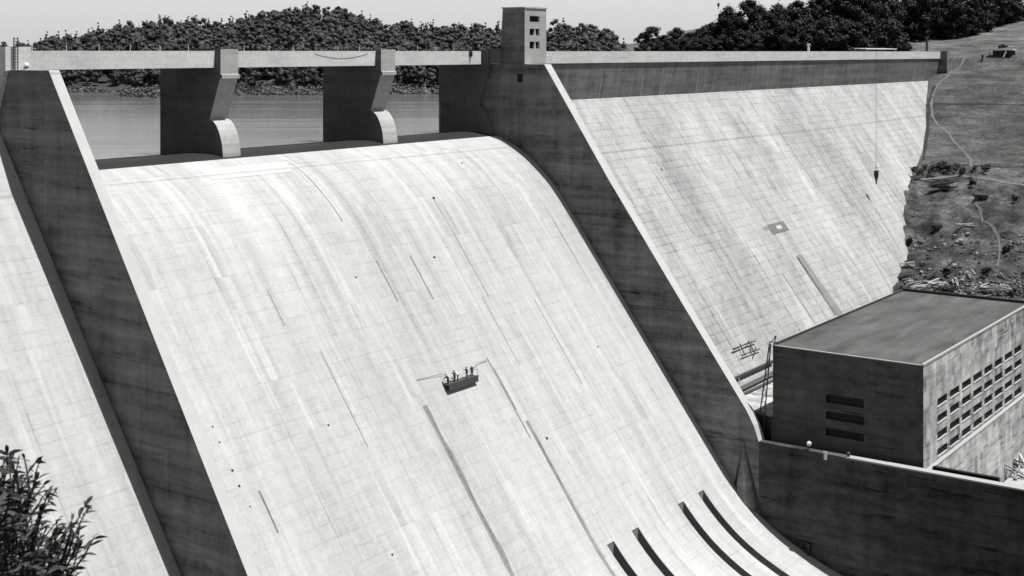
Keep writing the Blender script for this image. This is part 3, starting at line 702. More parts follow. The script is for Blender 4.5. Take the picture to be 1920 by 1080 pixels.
# ------------------------------------------------------------------ people
def person(loc, rz, pose, label, shirt, hat):
    """one continuous skinned body; joints in metres, facing +Y locally"""
    import bmesh
    lean = pose.get('lean', 0.); J = {}
    hip = Vector((0,0,.92+pose.get('drop',0)));
    def up(h, f=0., s=0.): return hip+Vector((s, f+math.sin(lean)*h, math.cos(lean)*h))
    chain = [('pel', hip, .13), ('waist', up(.18), .125), ('chest', up(.38), .15), ('neckb', up(.53), .075), ('neck', up(.58), .052), ('jaw', up(.64,.02), .075), ('head', up(.72,.02), .098), ('crown', up(.80,.01), .07)]
    names = {}; verts = []; rad = []; edges = []
    def add(n, p, r, par=None):
        names[n] = len(verts); verts.append(p); rad.append(r)
        if par: edges.append((names[par], names[n]))
    prev = None
    for n, p, r in chain: add(n, p, r, prev); prev = n
    add('nose', up(.69,.115), .018, 'head')
    for s, nm in ((-1,'l'),(1,'r')):
        add('sh'+nm, up(.47,0,.19*s), .062, 'chest')
        el = pose['elbow_'+nm]; ha = pose['hand_'+nm]
        sh = up(.47,0,.19*s)
        add('el'+nm, sh+Vector(el), .043, 'sh'+nm); add('wr'+nm, sh+Vector(ha), .03, 'el'+nm)
        d = (Vector(ha)-Vector(el)).normalized(); side = d.cross(Vector((0,0,1))); side = side.normalized() if side.length > .1 else Vector((1,0,0))
        add('palm'+nm, sh+Vector(ha)+d*.07, .036, 'wr'+nm)
        for q in range(4): add('f%d%s'%(q,nm), sh+Vector(ha)+d*(.155-.012*abs(q-1.4))+side*(q-1.5)*.021+Vector((0,0,-.02)), .0095, 'palm'+nm)
        add('th'+nm, sh+Vector(ha)+d*.09-side*.055, .011, 'wr'+nm)
        f = pose.get('step', 0)*s
        add('hp'+nm, hip+Vector((.1*s,0,-.06)), .095, 'pel')
        add('kn'+nm, Vector((.12*s, f*.5+pose.get('knee',0), .48+pose.get('drop',0)*.4)), .062, 'hp'+nm)
        add('an'+nm, Vector((.13*s, f, .09)), .04, 'kn'+nm); add('toe'+nm, Vector((.15*s, f+.17, .035)), .038, 'an'+nm)
    me = bpy.data.meshes.new('person_body'); me.from_pydata([tuple(v) for v in verts], edges, [])
    o = bpy.data.objects.new('body', me); COL.objects.link(o)
    sk = o.modifiers.new('skin', 'SKIN'); ss = o.modifiers.new('sub', 'SUBSURF'); ss.levels = 1; ss.render_levels = 1
    for i, r in enumerate(rad): r = r*1.5 if r > .036 and i not in (names['head'], names['jaw'], names['crown']) else r*1.05; me.skin_vertices[0].data[i].radius = (r, r)
    me.skin_vertices[0].data[0].use_root = True
    dg = bpy.context.evaluated_depsgraph_get(); me2 = bpy.data.meshes.new_from_object(o.evaluated_get(dg))
    bpy.data.objects.remove(o)
    for m in (M['skin'], M[shirt], M['trousers']): me2.materials.append(m)
    hv = hip.z
    for p in me2.polygons:
        c = p.center
        t = (c-hip); along = t.y*math.sin(lean)+t.z*math.cos(lean)
        arm = abs(c.x) > .24 and along > -.1
        p.material_index = 2 if (along < .04 and not arm) else (1 if along < .54 and not (arm and (c-verts[names['wrl']]).length < .13 or arm and (c-verts[names['wrr']]).length < .13) else 0); p.use_smooth = True
    e = empty('person', loc, label, 'person', None); e.rotation_euler = (0,0,rz); e.scale = (.9,.9,.9)
    b = bpy.data.objects.new('body', me2); COL.objects.link(b); b.parent = e
    hp = verts[names['crown']]; mb = MB()
    c = (hp.x, hp.y, hp.z-.0)
    n0 = 10
    prof = [(.0,.085),(.06,.075),(.105,.03),(.115,-.02),(.165,-.03),(.16,-.04),(.11,-.035)]
    for i in range(len(prof)-1):
        for j in range(n0):
            a0, a1 = 2*math.pi*j/n0, 2*math.pi*(j+1)/n0; (r0,z0),(r1,z1) = prof[i], prof[i+1]
            mb.quad((c[0]+r0*math.cos(a0),c[1]+r0*math.sin(a0),c[2]+z0),(c[0]+r0*math.cos(a1),c[1]+r0*math.sin(a1),c[2]+z0),(c[0]+r1*math.cos(a1),c[1]+r1*math.sin(a1),c[2]+z1),(c[0]+r1*math.cos(a0),c[1]+r1*math.sin(a0),c[2]+z1))
    h = mb.build('hat', M[hat], None, True); h.parent = e
    return e

# ------------------------------------------------------------------ work stage on the spillway
DZ = -47.0; SX0, SX1, SY0 = 149.3, 156.2, 117.0
def slope_y(z): return 135.3-(-z-24.1)/1.345
e = empty('work_stage', ((SX0+SX1)/2, SY0, DZ-1.4), 'dark hanging work platform on ropes halfway down the white spillway', 'platform')
mb = MB(); mb.box(SX0, SX1, SY0, SY0+1.35, DZ-.1, DZ); mb.build('deck', M['wood_dark'], e)
mb = MB(); mb.box(SX0, SX1, SY0-.08, SY0-.002, DZ-.85, DZ+.1); mb.build('skirt_board', M['wood_dark'], e)
for x in (SX0+.1, SX0+3.4, SX1-.1): mb = MB(); mb.bar((x,SY0+.05,DZ-.85),(x,SY0+1.2,DZ-.12),.1); mb.bar((x,SY0+.05,DZ-.15),(x,SY0+1.3,DZ-.15),.1); mb.build('bracket', M['wood_dark'], e)
for x in (SX0+.05, SX1-.05): mb = MB(); mb.tube([(x,SY0+.03,DZ+.12),(x,SY0+.03,DZ+1.0)], .035, 5); mb.build('rail_post', M['steel'], e)
mb = MB(); mb.tube([(SX0+.05,SY0+.03,DZ+.95),(SX1-.05,SY0+.03,DZ+.95)], .02, 5); mb.build('handrail', M['cable'], e)
for x in (SX0+.4, SX1-.4):
    pts = [(x,SY0+.6,DZ)]
    for y in (121,127,132,136,140,144,147): pts.append((x, y-.12, chute_z(y)+.12))
    mb = MB(); mb.tube(pts, .014, 4); mb.build('rope', M['wood_pale'], e)
P = chute_pt(780, 713); Q = chute_pt(826, 702); mb = MB(); mb.tube([(P[0],P[1]-.1,P[2]+.08),(Q[0],Q[1]-.3,Q[2]+.1),(SX0+.3,SY0+.8,DZ+.2)], .03, 5)
solo('air_hose', mb, M['cable'], tuple(P), 'thin hose lying on the spillway left of the work platform', 'hose')
P = chute_pt(912, 677); Q = chute_pt(893, 682); mb = MB(); mb.tube([(P[0],P[1]-.1,P[2]+.08),(Q[0],Q[1]-.3,Q[2]+.1),(SX1-.3,SY0+.9,DZ+.9)], .035, 5)
solo('air_hose', mb, M['cable'], tuple(P), 'thin hose running to the right from the work platform', 'hose')
dn = dict(elbow_l=(-.06,.03,-.28), elbow_r=(.06,.03,-.28), hand_l=(-.04,.2,-.5), hand_r=(.04,.2,-.5))
reach = dict(elbow_l=(-.08,.22,-.12), elbow_r=(.08,.22,-.12), hand_l=(-.03,.45,.02), hand_r=(.03,.45,.02), step=.12)
bend = dict(elbow_l=(-.05,.12,-.25), elbow_r=(.05,.12,-.25), hand_l=(-.03,.32,-.42), hand_r=(.03,.32,-.42), lean=.75, drop=-.06, knee=.1)
person((SX0+.45, SY0+.45, DZ), .2, bend, 'worker in dark clothes bending at the left end of the platform', 'shirt_dark', 'hat')
person((SX0+2.0, SY0+.5, DZ), -.3, dict(reach, lean=.3), 'worker in dark shirt reaching to the wall, second from the platform\'s left end', 'shirt_dark', 'hat')
person((SX0+2.9, SY0+.55, DZ), .4, dict(bend, lean=.9), 'worker in pale shirt stooping in the middle of the platform', 'shirt_pale', 'hat')
person((SX0+4.8, SY0+.45, DZ), 0, dict(reach, lean=.15), 'worker in dark shirt standing upright right of the middle of the platform', 'shirt_dark', 'hat')
person((SX1-.8, SY0+.5, DZ), -.5, dict(dn, lean=.25), 'worker in pale hat at the right end of the platform', 'shirt_dark', 'hat_pale')

# ------------------------------------------------------------------ concrete bucket, hook and highline
P = onX(1643, 320, 352.)
bx, by, bz = P
TC = 24.0
e = empty('track_cable', (352, 128, TC), 'overhead highline cable stretched high across the valley above the dam', 'cable')
mb = MB(); mb.tube([(-300, 131, TC+30), (100, 129, TC+6), (352, by, TC), (700, 124, TC+22)], .045, 5); mb.build('main_rope', M['cable'], e)
e = empty('concrete_bucket', (bx, by, bz-3.6), 'dark hopper bucket hanging on two thin cables in front of the right face', 'bucket')
mb = MB(); k = 8
prof = [(.62,0.0),(.66,-.1),(.66,-1.3),(.3,-2.5),(.22,-2.6),(.2,-3.6),(.02,-3.62)]
for i in range(len(prof)-1):
    for j in range(k):
        a0, a1 = 2*math.pi*j/k, 2*math.pi*(j+1)/k; (r0,z0),(r1,z1) = prof[i], prof[i+1]
        mb.quad((bx+r0*math.cos(a0),by+r0*math.sin(a0),bz+z0),(bx+r0*math.cos(a1),by+r0*math.sin(a1),bz+z0),(bx+r1*math.cos(a1),by+r1*math.sin(a1),bz+z1),(bx+r1*math.cos(a0),by+r1*math.sin(a0),bz+z1))
mb.build('hopper', M['steel'], e)
mb = MB(); mb.tube([(bx-.55,by,bz),(bx-.3,by,bz+1.0),(bx+.3,by,bz+1.0),(bx+.55,by,bz)], .05, 5); mb.build('bail', M['steel'], e)
for s in (-.45,.45): mb = MB(); mb.tube([(bx+s*.6,by,bz+.9),(bx+s,by,TC)], .022, 4); mb.build('hoist_rope', M['cable'], e)
P = onY(1347, 9, 130.); e = empty('hook_block', tuple(P), 'tiny dark hook block hanging in the sky above the right trees', 'hook')
mb = MB(); mb.ball((P[0],P[1],P[2]),.3,8,6,sq=(1,1,1.5)); mb.tube([(P[0],P[1],P[2]-.3),(P[0]+.2,P[1],P[2]-.7),(P[0],P[1],P[2]-.85)],.07,5); mb.build('block', M['steel'], e)
mb = MB(); mb.tube([(P[0],P[1],P[2]+.3),(P[0],P[1],TC+1.5)], .02, 4); mb.build('rope', M['cable'], e)

# ------------------------------------------------------------------ hoist mast and scaffold behind the powerhouse
A = onX(1432, 765, 206.9); B = onX(1456, 640, 206.9)
e = empty('hoist_mast', (206.9, A[1]+.3, -66), 'dark lattice mast leaning against the shaded end of the powerhouse', 'mast')
Vb = [Vector((206.6, A[1]+1.4, -66.)), Vector((206.6, A[1]+.2, -66.))]; Vt = [Vector((206.8, PY1+.45, -48.6)), Vector((206.8, PY1+.2, -48.6))]
mb = MB()
for b_, t_ in zip(Vb, Vt): mb.bar(b_, t_, .16)
for k in range(9):
    f0, f1 = k/9, (k+1)/9; mb.bar(Vb[0].lerp(Vt[0], f0), Vb[1].lerp(Vt[1], f1), .08); mb.bar(Vb[0].lerp(Vt[0], f1), Vb[1].lerp(Vt[1], f1), .08)
mb.build('lattice', M['steel'], e)
mb = MB(); mb.bar((206.8,PY1+.6,-48.7),(207.2,PY1-.6,-47.2),.12); mb.bar((206.8,PY1-.4,-48.7),(207.2,PY1-.5,-47.3),.12); mb.bar((206.8,PY1+.5,-48.2),(207.2,PY1-1.0,-48.2),.12); mb.ball((207.1,PY1-.5,-47.3),.22); mb.build('head_frame', M['steel'], e)
def beam(uv0, uv1, w_, lab, mat, off=.4, name='timber_beam'):
    A = on_face_r(*uv0); B = on_face_r(*uv1); mb = MB(); mb.bar((A[0],A[1]-off,A[2]+.3),(B[0],B[1]-off,B[2]+.3), w_)
    solo(name, mb, mat, (A[0],A[1]-off,A[2]+.3-w_/2), lab, 'beam')
beam((1370,714),(1445,680), .5, 'upper dark timber propped along the dam foot left of the powerhouse', M['wood_dark'])
beam((1387,745),(1450,716), .75, 'lower thick dark timber along the dam foot left of the powerhouse', M['wood_dark'])
beam((1380,732),(1446,700), .9, 'broad grey timber between two dark ones at the dam foot', M['wood'], .2)
e = empty('scaffold', tuple(on_face_r(1390, 668)-np.array([0,.6,0])), 'light dark pipe scaffold on the white dam face above the timbers', 'scaffold')
def fpt(u, v, off=.6): P = on_face_r(u, v); return (P[0], P[1]-off, P[2]+.2)
for a, b in [((1368,656),(1412,640)),((1370,657),(1400,643)),((1385,668),(1420,655)),((1398,640),(1410,664)),((1382,646),(1392,668)),((1404,640),(1404,658)),((1408,668),(1412,652)),((1378,700),(1382,720))]:
    mb = MB(); mb.bar(fpt(*a), fpt(*b), .16); mb.build('pipe', M['steel'], e)

# ------------------------------------------------------------------ hillside paths and ribbons
def ribbon(name, uvs, w_, mat, lift=.12):
    pts = [hill(*p) for p in uvs]
    # densify
    P = []
    for a, b in zip(pts[:-1], pts[1:]):
        for i in range(6): P.append(a+(b-a)*i/6)
    P.append(pts[-1]); mb = MB(); prev = None
    for i, p in enumerate(P):
        d = P[min(i+1, len(P)-1)]-P[max(i-1, 0)]; n = np.array([-d[1], d[0], 0]); n = n/(np.linalg.norm(n)+1e-6)
        ww = w_*(1+.2*math.sin(i*1.1)+.2*math.sin(i*.37))
        a = p+n*ww/2; b = p-n*ww/2
        a[2] = terr(a[0], a[1])+lift; b[2] = terr(b[0], b[1])+lift
        if prev: mb.quad(prev[0], prev[1], b, a)
        prev = (a, b)
    return tag(mb.build(name, mat), kind='structure')
ribbon('footpath', [(1815,103),(1806,115),(1796,128),(1778,143),(1760,158),(1750,175),(1746,195),(1748,218),(1757,234),(1778,250),(1790,268),(1806,284),(1819,298),(1822,318)], .75, M['dirt'])
ribbon('footpath', [(1828,382),(1838,395),(1842,415),(1864,430),(1872,447),(1875,470),(1868,500)], .6, M['dirt'])
ribbon('bench_track', [(1722,338),(1760,334),(1800,330),(1850,336),(1885,343),(1930,350)], 1.3, M['dirt'])
ribbon('ditch_and_groin_shade', [(1749,195),(1790,195.5),(1850,196),(1930,197)], .9, M['ditch_and_shade'], .06)
ribbon('ditch_and_groin_shade', [(1772,310),(1830,311),(1930,314)], 1.3, M['ditch_and_shade'], .06)
ribbon('ditch_and_groin_shade', [(1752,160),(1745,185),(1741,215),(1739,245),(1735,275),(1731,300)], .9, M['ditch_and_shade'], .1)  # dark band painting the groin's shade between dam and hillside

# ------------------------------------------------------------------ leaves and trees
def leaf_cloud(centers, radii, n, size, tone, shape=(1,1,1), seed=0, surf=.55, jit=.3):
    """n small leaf-clump quads spread through the lobes; returns verts, faces, tones"""
    r = np.random.default_rng(seed); k = len(centers); C = np.array(centers); Rr = np.array(radii)
    pr = Rr**2; pr = pr/pr.sum(); idx = r.choice(k, n, p=pr)
    d = r.normal(size=(n,3)); d /= np.linalg.norm(d, axis=1)[:,None]
    rad = Rr[idx]*(r.random(n)**surf)*(1+.18*r.normal(size=n))
    c = C[idx]+d*rad[:,None]*np.array(shape)
    d2 = d+np.array([0,0,.25])+jit*r.normal(size=(n,3)); d2 /= np.linalg.norm(d2, axis=1)[:,None]
    a = r.normal(size=(n,3)); a -= d2*np.sum(a*d2, axis=1)[:,None]; a /= np.linalg.norm(a, axis=1)[:,None]; b = np.cross(a, d2); b /= (np.linalg.norm(b, axis=1)[:,None]+1e-9)
    s = size*(.6+.8*r.random(n))[:,None]
    V = np.stack([c-a*s, c+b*s*.6, c+a*s, c-b*s*.6], 1).reshape(-1,3)
    F = np.arange(n*4).reshape(-1,4)
    lob = .75+.5*r.random(k); T = np.repeat(tone*lob[idx]*(.85+.3*r.random(n)), 4)
    return V, F, T
def mesh_np(name, V, F, T, mat):
    me = bpy.data.meshes.new(name); n = len(F); k = F.shape[1]
    me.vertices.add(len(V)); me.vertices.foreach_set('co', V.astype(np.float32).ravel())
    me.loops.add(n*k); me.loops.foreach_set('vertex_index', F.astype(np.int32).ravel())
    me.polygons.add(n); me.polygons.foreach_set('loop_start', np.arange(0, n*k, k, dtype=np.int32)); me.polygons.foreach_set('loop_total', np.full(n, k, dtype=np.int32))
    me.materials.append(mat); me.update(calc_edges=True)
    at = me.attributes.new('tone', 'FLOAT', 'POINT'); at.data.foreach_set('value', T.astype(np.float32))
    return me

def grove_tree(name, H, W, seed, label, cat='tree', n=4200, leaf=.5, low=.25, mat='leaf_mid'):
    r = random.Random(seed)
    e = empty(name, (0,0,0), label, cat, 'dark trees on the right bank')
    mb = MB(); lean = r.uniform(-.4,.4)
    tp = [(lean*i/6*1.2, r.uniform(-.15,.15), H*.85*i/6) for i in range(7)]; tr = [H*.018*(1-.8*i/6)+.02 for i in range(7)]
    mb.tube(tp, tr, 7)
    cs, rr = [], []
    for i in range(16):
        h = low+(1-low)*(i+.5)/16; ang = i*2.4+r.random(); env = math.sin(math.pi*min(1,(h-low)/(1-low)*.86+.12))**.7
        R = W*.5*env*r.uniform(.45,.95); z = H*h*.94
        c = (R*math.cos(ang)+lean, R*math.sin(ang), z)
        b0 = tp[min(6, int(h*.8*7))]; mb.tube([b0, ((b0[0]+c[0])/2, (b0[1]+c[1])/2, (b0[2]+c[2])/2+.3), c], [.12,.08,.03], 5)
        cs.append(c); rr.append(W*r.uniform(.13,.24))
    cs.append((lean,0,H*.93)); rr.append(W*.16)
    mb.build('trunk', M['bark'], e)
    V, F, T = leaf_cloud(cs, rr, n, leaf, 1.0, (1,1,.8), seed)
    o = bpy.data.objects.new('crown', mesh_np('crown', V, F, T, M[mat])); COL.objects.link(o); o.parent = e
    return e
kinds = [grove_tree('broadleaf_tree', 17, 13, 1, 'x', low=.12), grove_tree('broadleaf_tree', 20, 13, 2, 'x', low=.15), grove_tree('broadleaf_tree', 15, 14, 3, 'x', low=.03), grove_tree('broadleaf_tree', 22, 14, 4, 'x', low=.1), grove_tree('broadleaf_tree', 13, 11, 5, 'x', low=.0)]
KH = [17,20,15,22,13]
# skyline trees of the grove: u, v of top, distance
front = [(1204,62,640,4),(1222,50,630,2),(1246,66,620,4),(1270,52,610,0),(1292,62,600,4),(1314,54,590,0),(1334,44,580,2),(1352,36,570,0),(1366,13,565,1),(1386,34,560,4),(1404,-2,555,3),(1424,10,560,1),(1442,22,550,2),(1458,8,550,1),(1476,16,545,0),(1496,0,545,3),(1519,12,540,4),(1534,-8,540,3),(1556,-20,540,3),(1580,-14,535,1),(1604,-22,535,3),(1630,-18,535,1),(1655,-26,540,3)]
spots = []
for u, v, d, k in front:
    P = ray(u, HZ)*d; z = terr(P[0], P[1]); top = (HZ-v)/FPX*d; spots.append((P[0], P[1], z, (top-z)/KH[k], k, u))
for row in range(3):
    for i in range(15):
        X = 540+row*40+random.uniform(-12,12); Y = 250-i*15+random.uniform(-6,6)-row*6
        d = X*FW[0]+Y*FW[1]; u = 960+FPX*(X*RT[0]+Y*RT[1])/d
        if u > 1990 or u < 1560: continue
        base_v = np.interp(u, [1560,1700,1800,1850,1920,2000], [92,76,72,62,44,30])
        z = terr(X, Y); vb = HZ-z*FPX/d
        if vb > base_v: continue
        spots.append((X, Y, z, random.uniform(1.3,1.8), random.choice([0,1,2,3]), u))
# a dark fringe of trees along the upper meadow edge
for i in range(17):
    u = 1640+i*18+random.uniform(-5,5); vb = np.interp(u, [1640,1730,1790,1830,1880,1960], [84,68,73,62,45,28])
    d = 560.; 
    for dd in np.arange(500, 760, 2.):
        P = ray(u, vb)*dd
        if P[2] <= terr(P[0], P[1]): d = dd; break
    else: d = 640.
    P = ray(u, HZ)*d; spots.append((P[0], P[1], terr(P[0], P[1])-.3, random.uniform(.9,1.3), random.choice([0,2,2,4]), u))
for i in range(30):                                                # low growth at the front of the grove, just behind the crest road
    u = 1203+i*16.5+random.uniform(-4,4); d = np.interp(u, [1200,1690], [600,505])-random.uniform(8,25); P = ray(u, HZ)*d
    vt = np.interp(u, [1200,1260,1400,1500,1690], [80,80,62,40,40])+random.uniform(-8,8)
    z = terr(P[0], P[1])-.4; spots.append((P[0], P[1], z, max(.4,((HZ-vt)/FPX*d-z)/13.), 4, u))
used = set(); desc = ['round-headed','tall slender','broad low','tallest ragged','short bushy']
spots.sort(key=lambda s: s[5])
for i, (x, y, z, s, k, u) in enumerate(spots):
    if u < 1530: where = ['at the left tip of the grove above the parapet','left of the open sky notch above the parapet','above the long parapet, left part of the grove','beside the hook block in the sky'][min(3, int((u-1195)/85))]
    elif u < 1680: where = 'in the dense grove behind the white canopy'
    elif u < 1800: where = 'behind the post at the end of the parapet'
    else: where = 'on the upper right slope above the meadow'
    lab = f'{desc[k]} dark tree {where}'
    if k not in used: o = kinds[k]; o.location = (x,y,z); o.rotation_euler = (0,0,random.uniform(0,6.28)); o.scale = (s**.6, s**.6, s); used.add(k); o['label'] = lab
    else: o = copy_thing(kinds[k], (x,y,z), random.uniform(0,6.28), (s**.6, s**.6, s), lab)

# far forest as one mass, with single conifers standing out of the skyline
def lobes(cs, rr, sq, seed, seg=8, rings=5):
    r = np.random.default_rng(seed); V, F, T = [], [], []; off = 0
    for c, q in zip(cs, rr):
        th = np.linspace(.06, math.pi-.06, rings+1); ph = np.arange(seg)*2*math.pi/seg+r.random()
        g = np.array([[math.sin(t)*math.cos(p), math.sin(t)*math.sin(p), math.cos(t)] for t in th for p in ph])
        v = np.array(c)+g*q*.74*np.array(sq)*(1+.16*r.normal(size=(len(g),1)))
        f = np.array([[i*seg+k, (i+1)*seg+k, (i+1)*seg+(k+1)%seg, i*seg+(k+1)%seg] for i in range(rings) for k in range(seg)])+off
        V.append(v); F.append(f); T.append(np.full(len(v), .6+.3*r.random())); off += len(v)
    return np.concatenate(V), np.concatenate(F), np.concatenate(T)
def far_proto(kind, seed):
    r = random.Random(seed)
    if kind == 'round':
        cs = [(r.uniform(-1.9,1.9), r.uniform(-1.9,1.9), r.uniform(2.5,7.6)) for _ in range(9)]+[(0,0,8.1)]; rr = [r.uniform(1.1,2.0) for _ in range(9)]+[1.3]; sq = (1,1,.85)
    else:
        cs = [(r.uniform(-.4,.4),r.uniform(-.4,.4),1.5+i*1.25) for i in range(8)]; rr = [2.0*(1-i/9.)*r.uniform(.75,1.15) for i in range(8)]; sq = (1,1,.9)
    a = lobes(cs, rr, sq, seed); b = leaf_cloud(cs, rr, 230, .40, 1.0, sq, seed, .16, .3)
    return np.concatenate([a[0], b[0]]), np.concatenate([a[1], b[1]+len(a[0])]), np.concatenate([a[2], b[2]])
protos = [far_proto('round', s) for s in range(5)] + [far_proto('cone', 20+s) for s in range(3)]
Vs, Fs, Ts = [], [], []; off = 0; cnt = 0
r_ = np.random.default_rng(11)
tries = 0
while cnt < 2300 and tries < 9000:
    tries += 1
    d = 490+ (r_.random()**1.2)*306; u = r_.uniform(-60, 1215); r = (u-960)/FPX*d
    if d < shore(r)+20: continue
    if u > 1150 and d > 700: continue
    z = far_z(d, r); 
    p = protos[r_.choice(8, p=[.16,.16,.15,.15,.14,.08,.08,.08])]; s = r_.choice([r_.uniform(.5,.8), r_.uniform(.8,1.1), r_.uniform(1.0,1.4)])*(.75 if d < 510 else 1.0); a = r_.uniform(0,6.28); ca, sa = math.cos(a)*s, math.sin(a)*s
    Vv = p[0]; W_ = np.empty_like(Vv); W_[:,0] = Vv[:,0]*ca-Vv[:,1]*sa; W_[:,1] = Vv[:,0]*sa+Vv[:,1]*ca; W_[:,2] = Vv[:,2]*s*r_.uniform(.85,1.1)
    q = world(d, r, z-.4); W_ += np.array(q)
    Vs.append(W_); Fs.append(p[1]+off); Ts.append(p[2]*r_.uniform(.7,1.25)); off += len(Vv); cnt += 1
o = bpy.data.objects.new('far_forest', mesh_np('far_forest', np.concatenate(Vs), np.concatenate(Fs), np.concatenate(Ts), M['leaf_far'])); COL.objects.link(o); o.data.polygons.foreach_set('use_smooth', [True]*len(o.data.polygons))
tag(o, 'mixed dark forest covering the hills across the reservoir', 'forest', kind='stuff')
Vs, Fs, Ts = [], [], []; off = 0
for i in range(1700):
    u = r_.uniform(60, 1215); d0 = 0; r = (u-960)/FPX*470; d = shore(r)+r_.uniform(2, 36); r = (u-960)/FPX*d; z = far_z(d, r)
    V, F, T = leaf_cloud([(0,0,.5)], [r_.uniform(.5,1.5)], 22, .4, r_.choice([.9,1.6,2.4]), (1,1,.75), i); V = V+np.array(world(d, r, z))
    Vs.append(V); Fs.append(F+off); Ts.append(T); off += len(V)
o = bpy.data.objects.new('shore_brush', mesh_np('shore_brush', np.concatenate(Vs), np.concatenate(Fs), np.concatenate(Ts), M['leaf_far'])); COL.objects.link(o)
tag(o, 'low scrub and drift along the far bank of the reservoir', 'scrub', kind='stuff')
# individual conifers
e = empty('conifer_tree', (0,0,0), 'slender dark conifer', 'tree', 'conifers on the far ridge'); mb = MB(); mb.tube([(0,0,0),(0,0,6),(0,0,11.6)], [.2,.12,.03], 6); mb.build('trunk', M['bark'], e)
V, F, T = leaf_cloud([(random.uniform(-.5,.5),random.uniform(-.5,.5),1.6+i*.62) for i in range(16)], [1.7*(1-i/17.5)*random.uniform(.6,1.25)+.15 for i in range(16)], 620, .36, .9, (1,1,.8), 77)
o = bpy.data.objects.new('crown', mesh_np('conifer_crown', V, F, T, M['leaf_far'])); COL.objects.link(o); o.parent = e
con = [(205,50),(240,44),(275,34),(300,22),(315,26),(340,34),(352,26),(366,24),(384,32),(436,28),(476,28),(568,6),(634,14),(752,40),(770,40),(800,38),(856,44),(884,40),(898,42),(1060,46),(1108,48)]
for i, (u, v) in enumerate(con):
    d = RIDGE-14+random.uniform(-14,6); r = (u-960)/FPX*d; z = far_z(d, r)-.5; top = (HZ-v-3)/FPX*d; s = max(.45, (top-z)/11.6)
    side = 'left ridge slope above the first bridge span' if u < 410 else ('rounded ridge summit above the middle bridge span' if u < 705 else ('low far ridge between second pier and tower' if u < 940 else 'far ridge right of the tower'))
    lab = f'slender conifer on the {side}'
    loc = world(d, r, z)
    if i == 0: e.location = loc; e.scale = (min(1.5,s*1.3),)*2+(s,); e['label'] = lab
    else: copy_thing(e, loc, random.uniform(0,6), (min(1.5,s*1.3),)*2+(s,), lab)

# ------------------------------------------------------------------ hillside things
def bush(u, v, w_, h_, lab, seed, n=260, tone=.8):
    P = hill(u, v); cs = [(random.uniform(-w_,w_)*.5, random.uniform(-w_,w_)*.3, h_*random.uniform(.2,.7)) for _ in range(6)]
    V, F, T = leaf_cloud(cs, [h_*.35]*6, n, .34, tone, (1,1,.9), seed)
    e = empty('bush', (P[0],P[1],P[2]), lab, 'bush', 'bushes on the right hillside')
    mb = MB()
    for c in cs: mb.tube([(P[0],P[1],P[2]-.2),(P[0]+c[0]*.6,P[1]+c[1]*.6,P[2]+c[2]*.6),(P[0]+c[0],P[1]+c[1],P[2]+c[2])],[.06,.04,.02],4)
    mb.build('stem', M['bark'], e)
    o = bpy.data.objects.new('foliage', mesh_np('foliage', V, F, T, M['brush'])); COL.objects.link(o); o.parent = e
bush(1733, 328, 8, 3.4, 'dark bush against the dam edge at the bench track', 31)
bush(1752, 326, 7, 2.8, 'dark low bush just right of the dam edge on the bench', 32)
bush(1785, 322, 5, 2.8, 'small ragged bush in the middle of the bench', 33)
bush(1840, 326, 8, 3.0, 'wide dark bush where the footpath meets the bench', 34)
bush(1822, 345, 4.5, 1.8, 'low dark bush just below the footpath end', 35)
bush(1905, 375, 2.6, 1.6, 'lone dark bush near the right edge below the track', 36)
bush(1755, 432, 2.5, 2.2, 'dark bush in the rocky gully', 37)
bush(1772, 513, 3.2, 1.8, 'dark bush among the debris behind the powerhouse roof', 38)
bush(1714, 322, 1.6, 1.6, 'small dark bush overhanging the dam face', 39)
bush(1770, 318, 5, 2.6, 'dark bush between the dam-edge bushes and the middle of the bench', 41)
bush(1800, 326, 3.5, 2.2, 'dark bush right of the middle of the bench', 42)
bush(1722, 250, 1.8, 1.6, 'small bush on the edge of the dam face beside the upper footpath', 43)
bush(1706, 455, 2.0, 1.6, 'small dark bush on the dam edge above the pale boards', 44)
bush(1850, 512, 3.0, 1.6, 'dark bush near the lower end of the lower footpath', 45)
bush(1890, 470, 2.6, 1.8, 'dark bush on the rocky slope near the right edge', 46)
bush(1880, 90, 4, 1.8, 'dark bush above the shed on the upper right slope', 40)
def plankpile(u, v, nb, L, w_, lab, mat, ang=0., name='timber_pile'):
    P = hill(u, v); mb = MB()
    for i in range(nb):
        a = ang+random.uniform(-.35,.35); c = Vector(P)+Vector((random.uniform(-.7,.7), random.uniform(-.7,.7), .15+.2*i)); d = Vector((math.cos(a), math.sin(a), random.uniform(-.1,.25)))*L/2*random.uniform(.7,1)
        mb.bar(c-d, c+d, w_, w_*.6)
    solo(name, mb, mat, tuple(P), lab, 'timber')
plankpile(1765, 357, 16, 7.0, .38, 'dark heap of broken timbers just below the bench bushes', M['wood_dark'], -.9)
plankpile(1788, 352, 6, 3.5, .25, 'small heap of grey boards right of the dark timber heap', M['wood'], -.5)
plankpile(1702, 500, 6, 3.2, .32, 'pale boards lying against the foot of the dam face', M['wood_pale'], -1.2)
plankpile(1718, 540, 8, 7.0, .28, 'long grey boards behind the powerhouse roof corner', M['wood'], -.7)
plankpile(1752, 538, 8, 5.0, .3, 'pale scattered boards behind the middle of the roof edge', M['wood_pale'], -.4)
plankpile(1790, 536, 8, 5.5, .3, 'grey scattered boards right of the pale ones', M['wood'], .4)
plankpile(1838, 546, 7, 4.5, .3, 'pale scattered boards behind the roof right of the slanted post', M['wood_pale'], -.8)
plankpile(1900, 548, 8, 5.0, .3, 'dark scattered boards at the far right behind the roof', M['wood_dark'], .2)
plankpile(1696, 522, 5, 4.0, .25, 'dark boards at the lowest edge of the dam face', M['wood_dark'], -1.0)
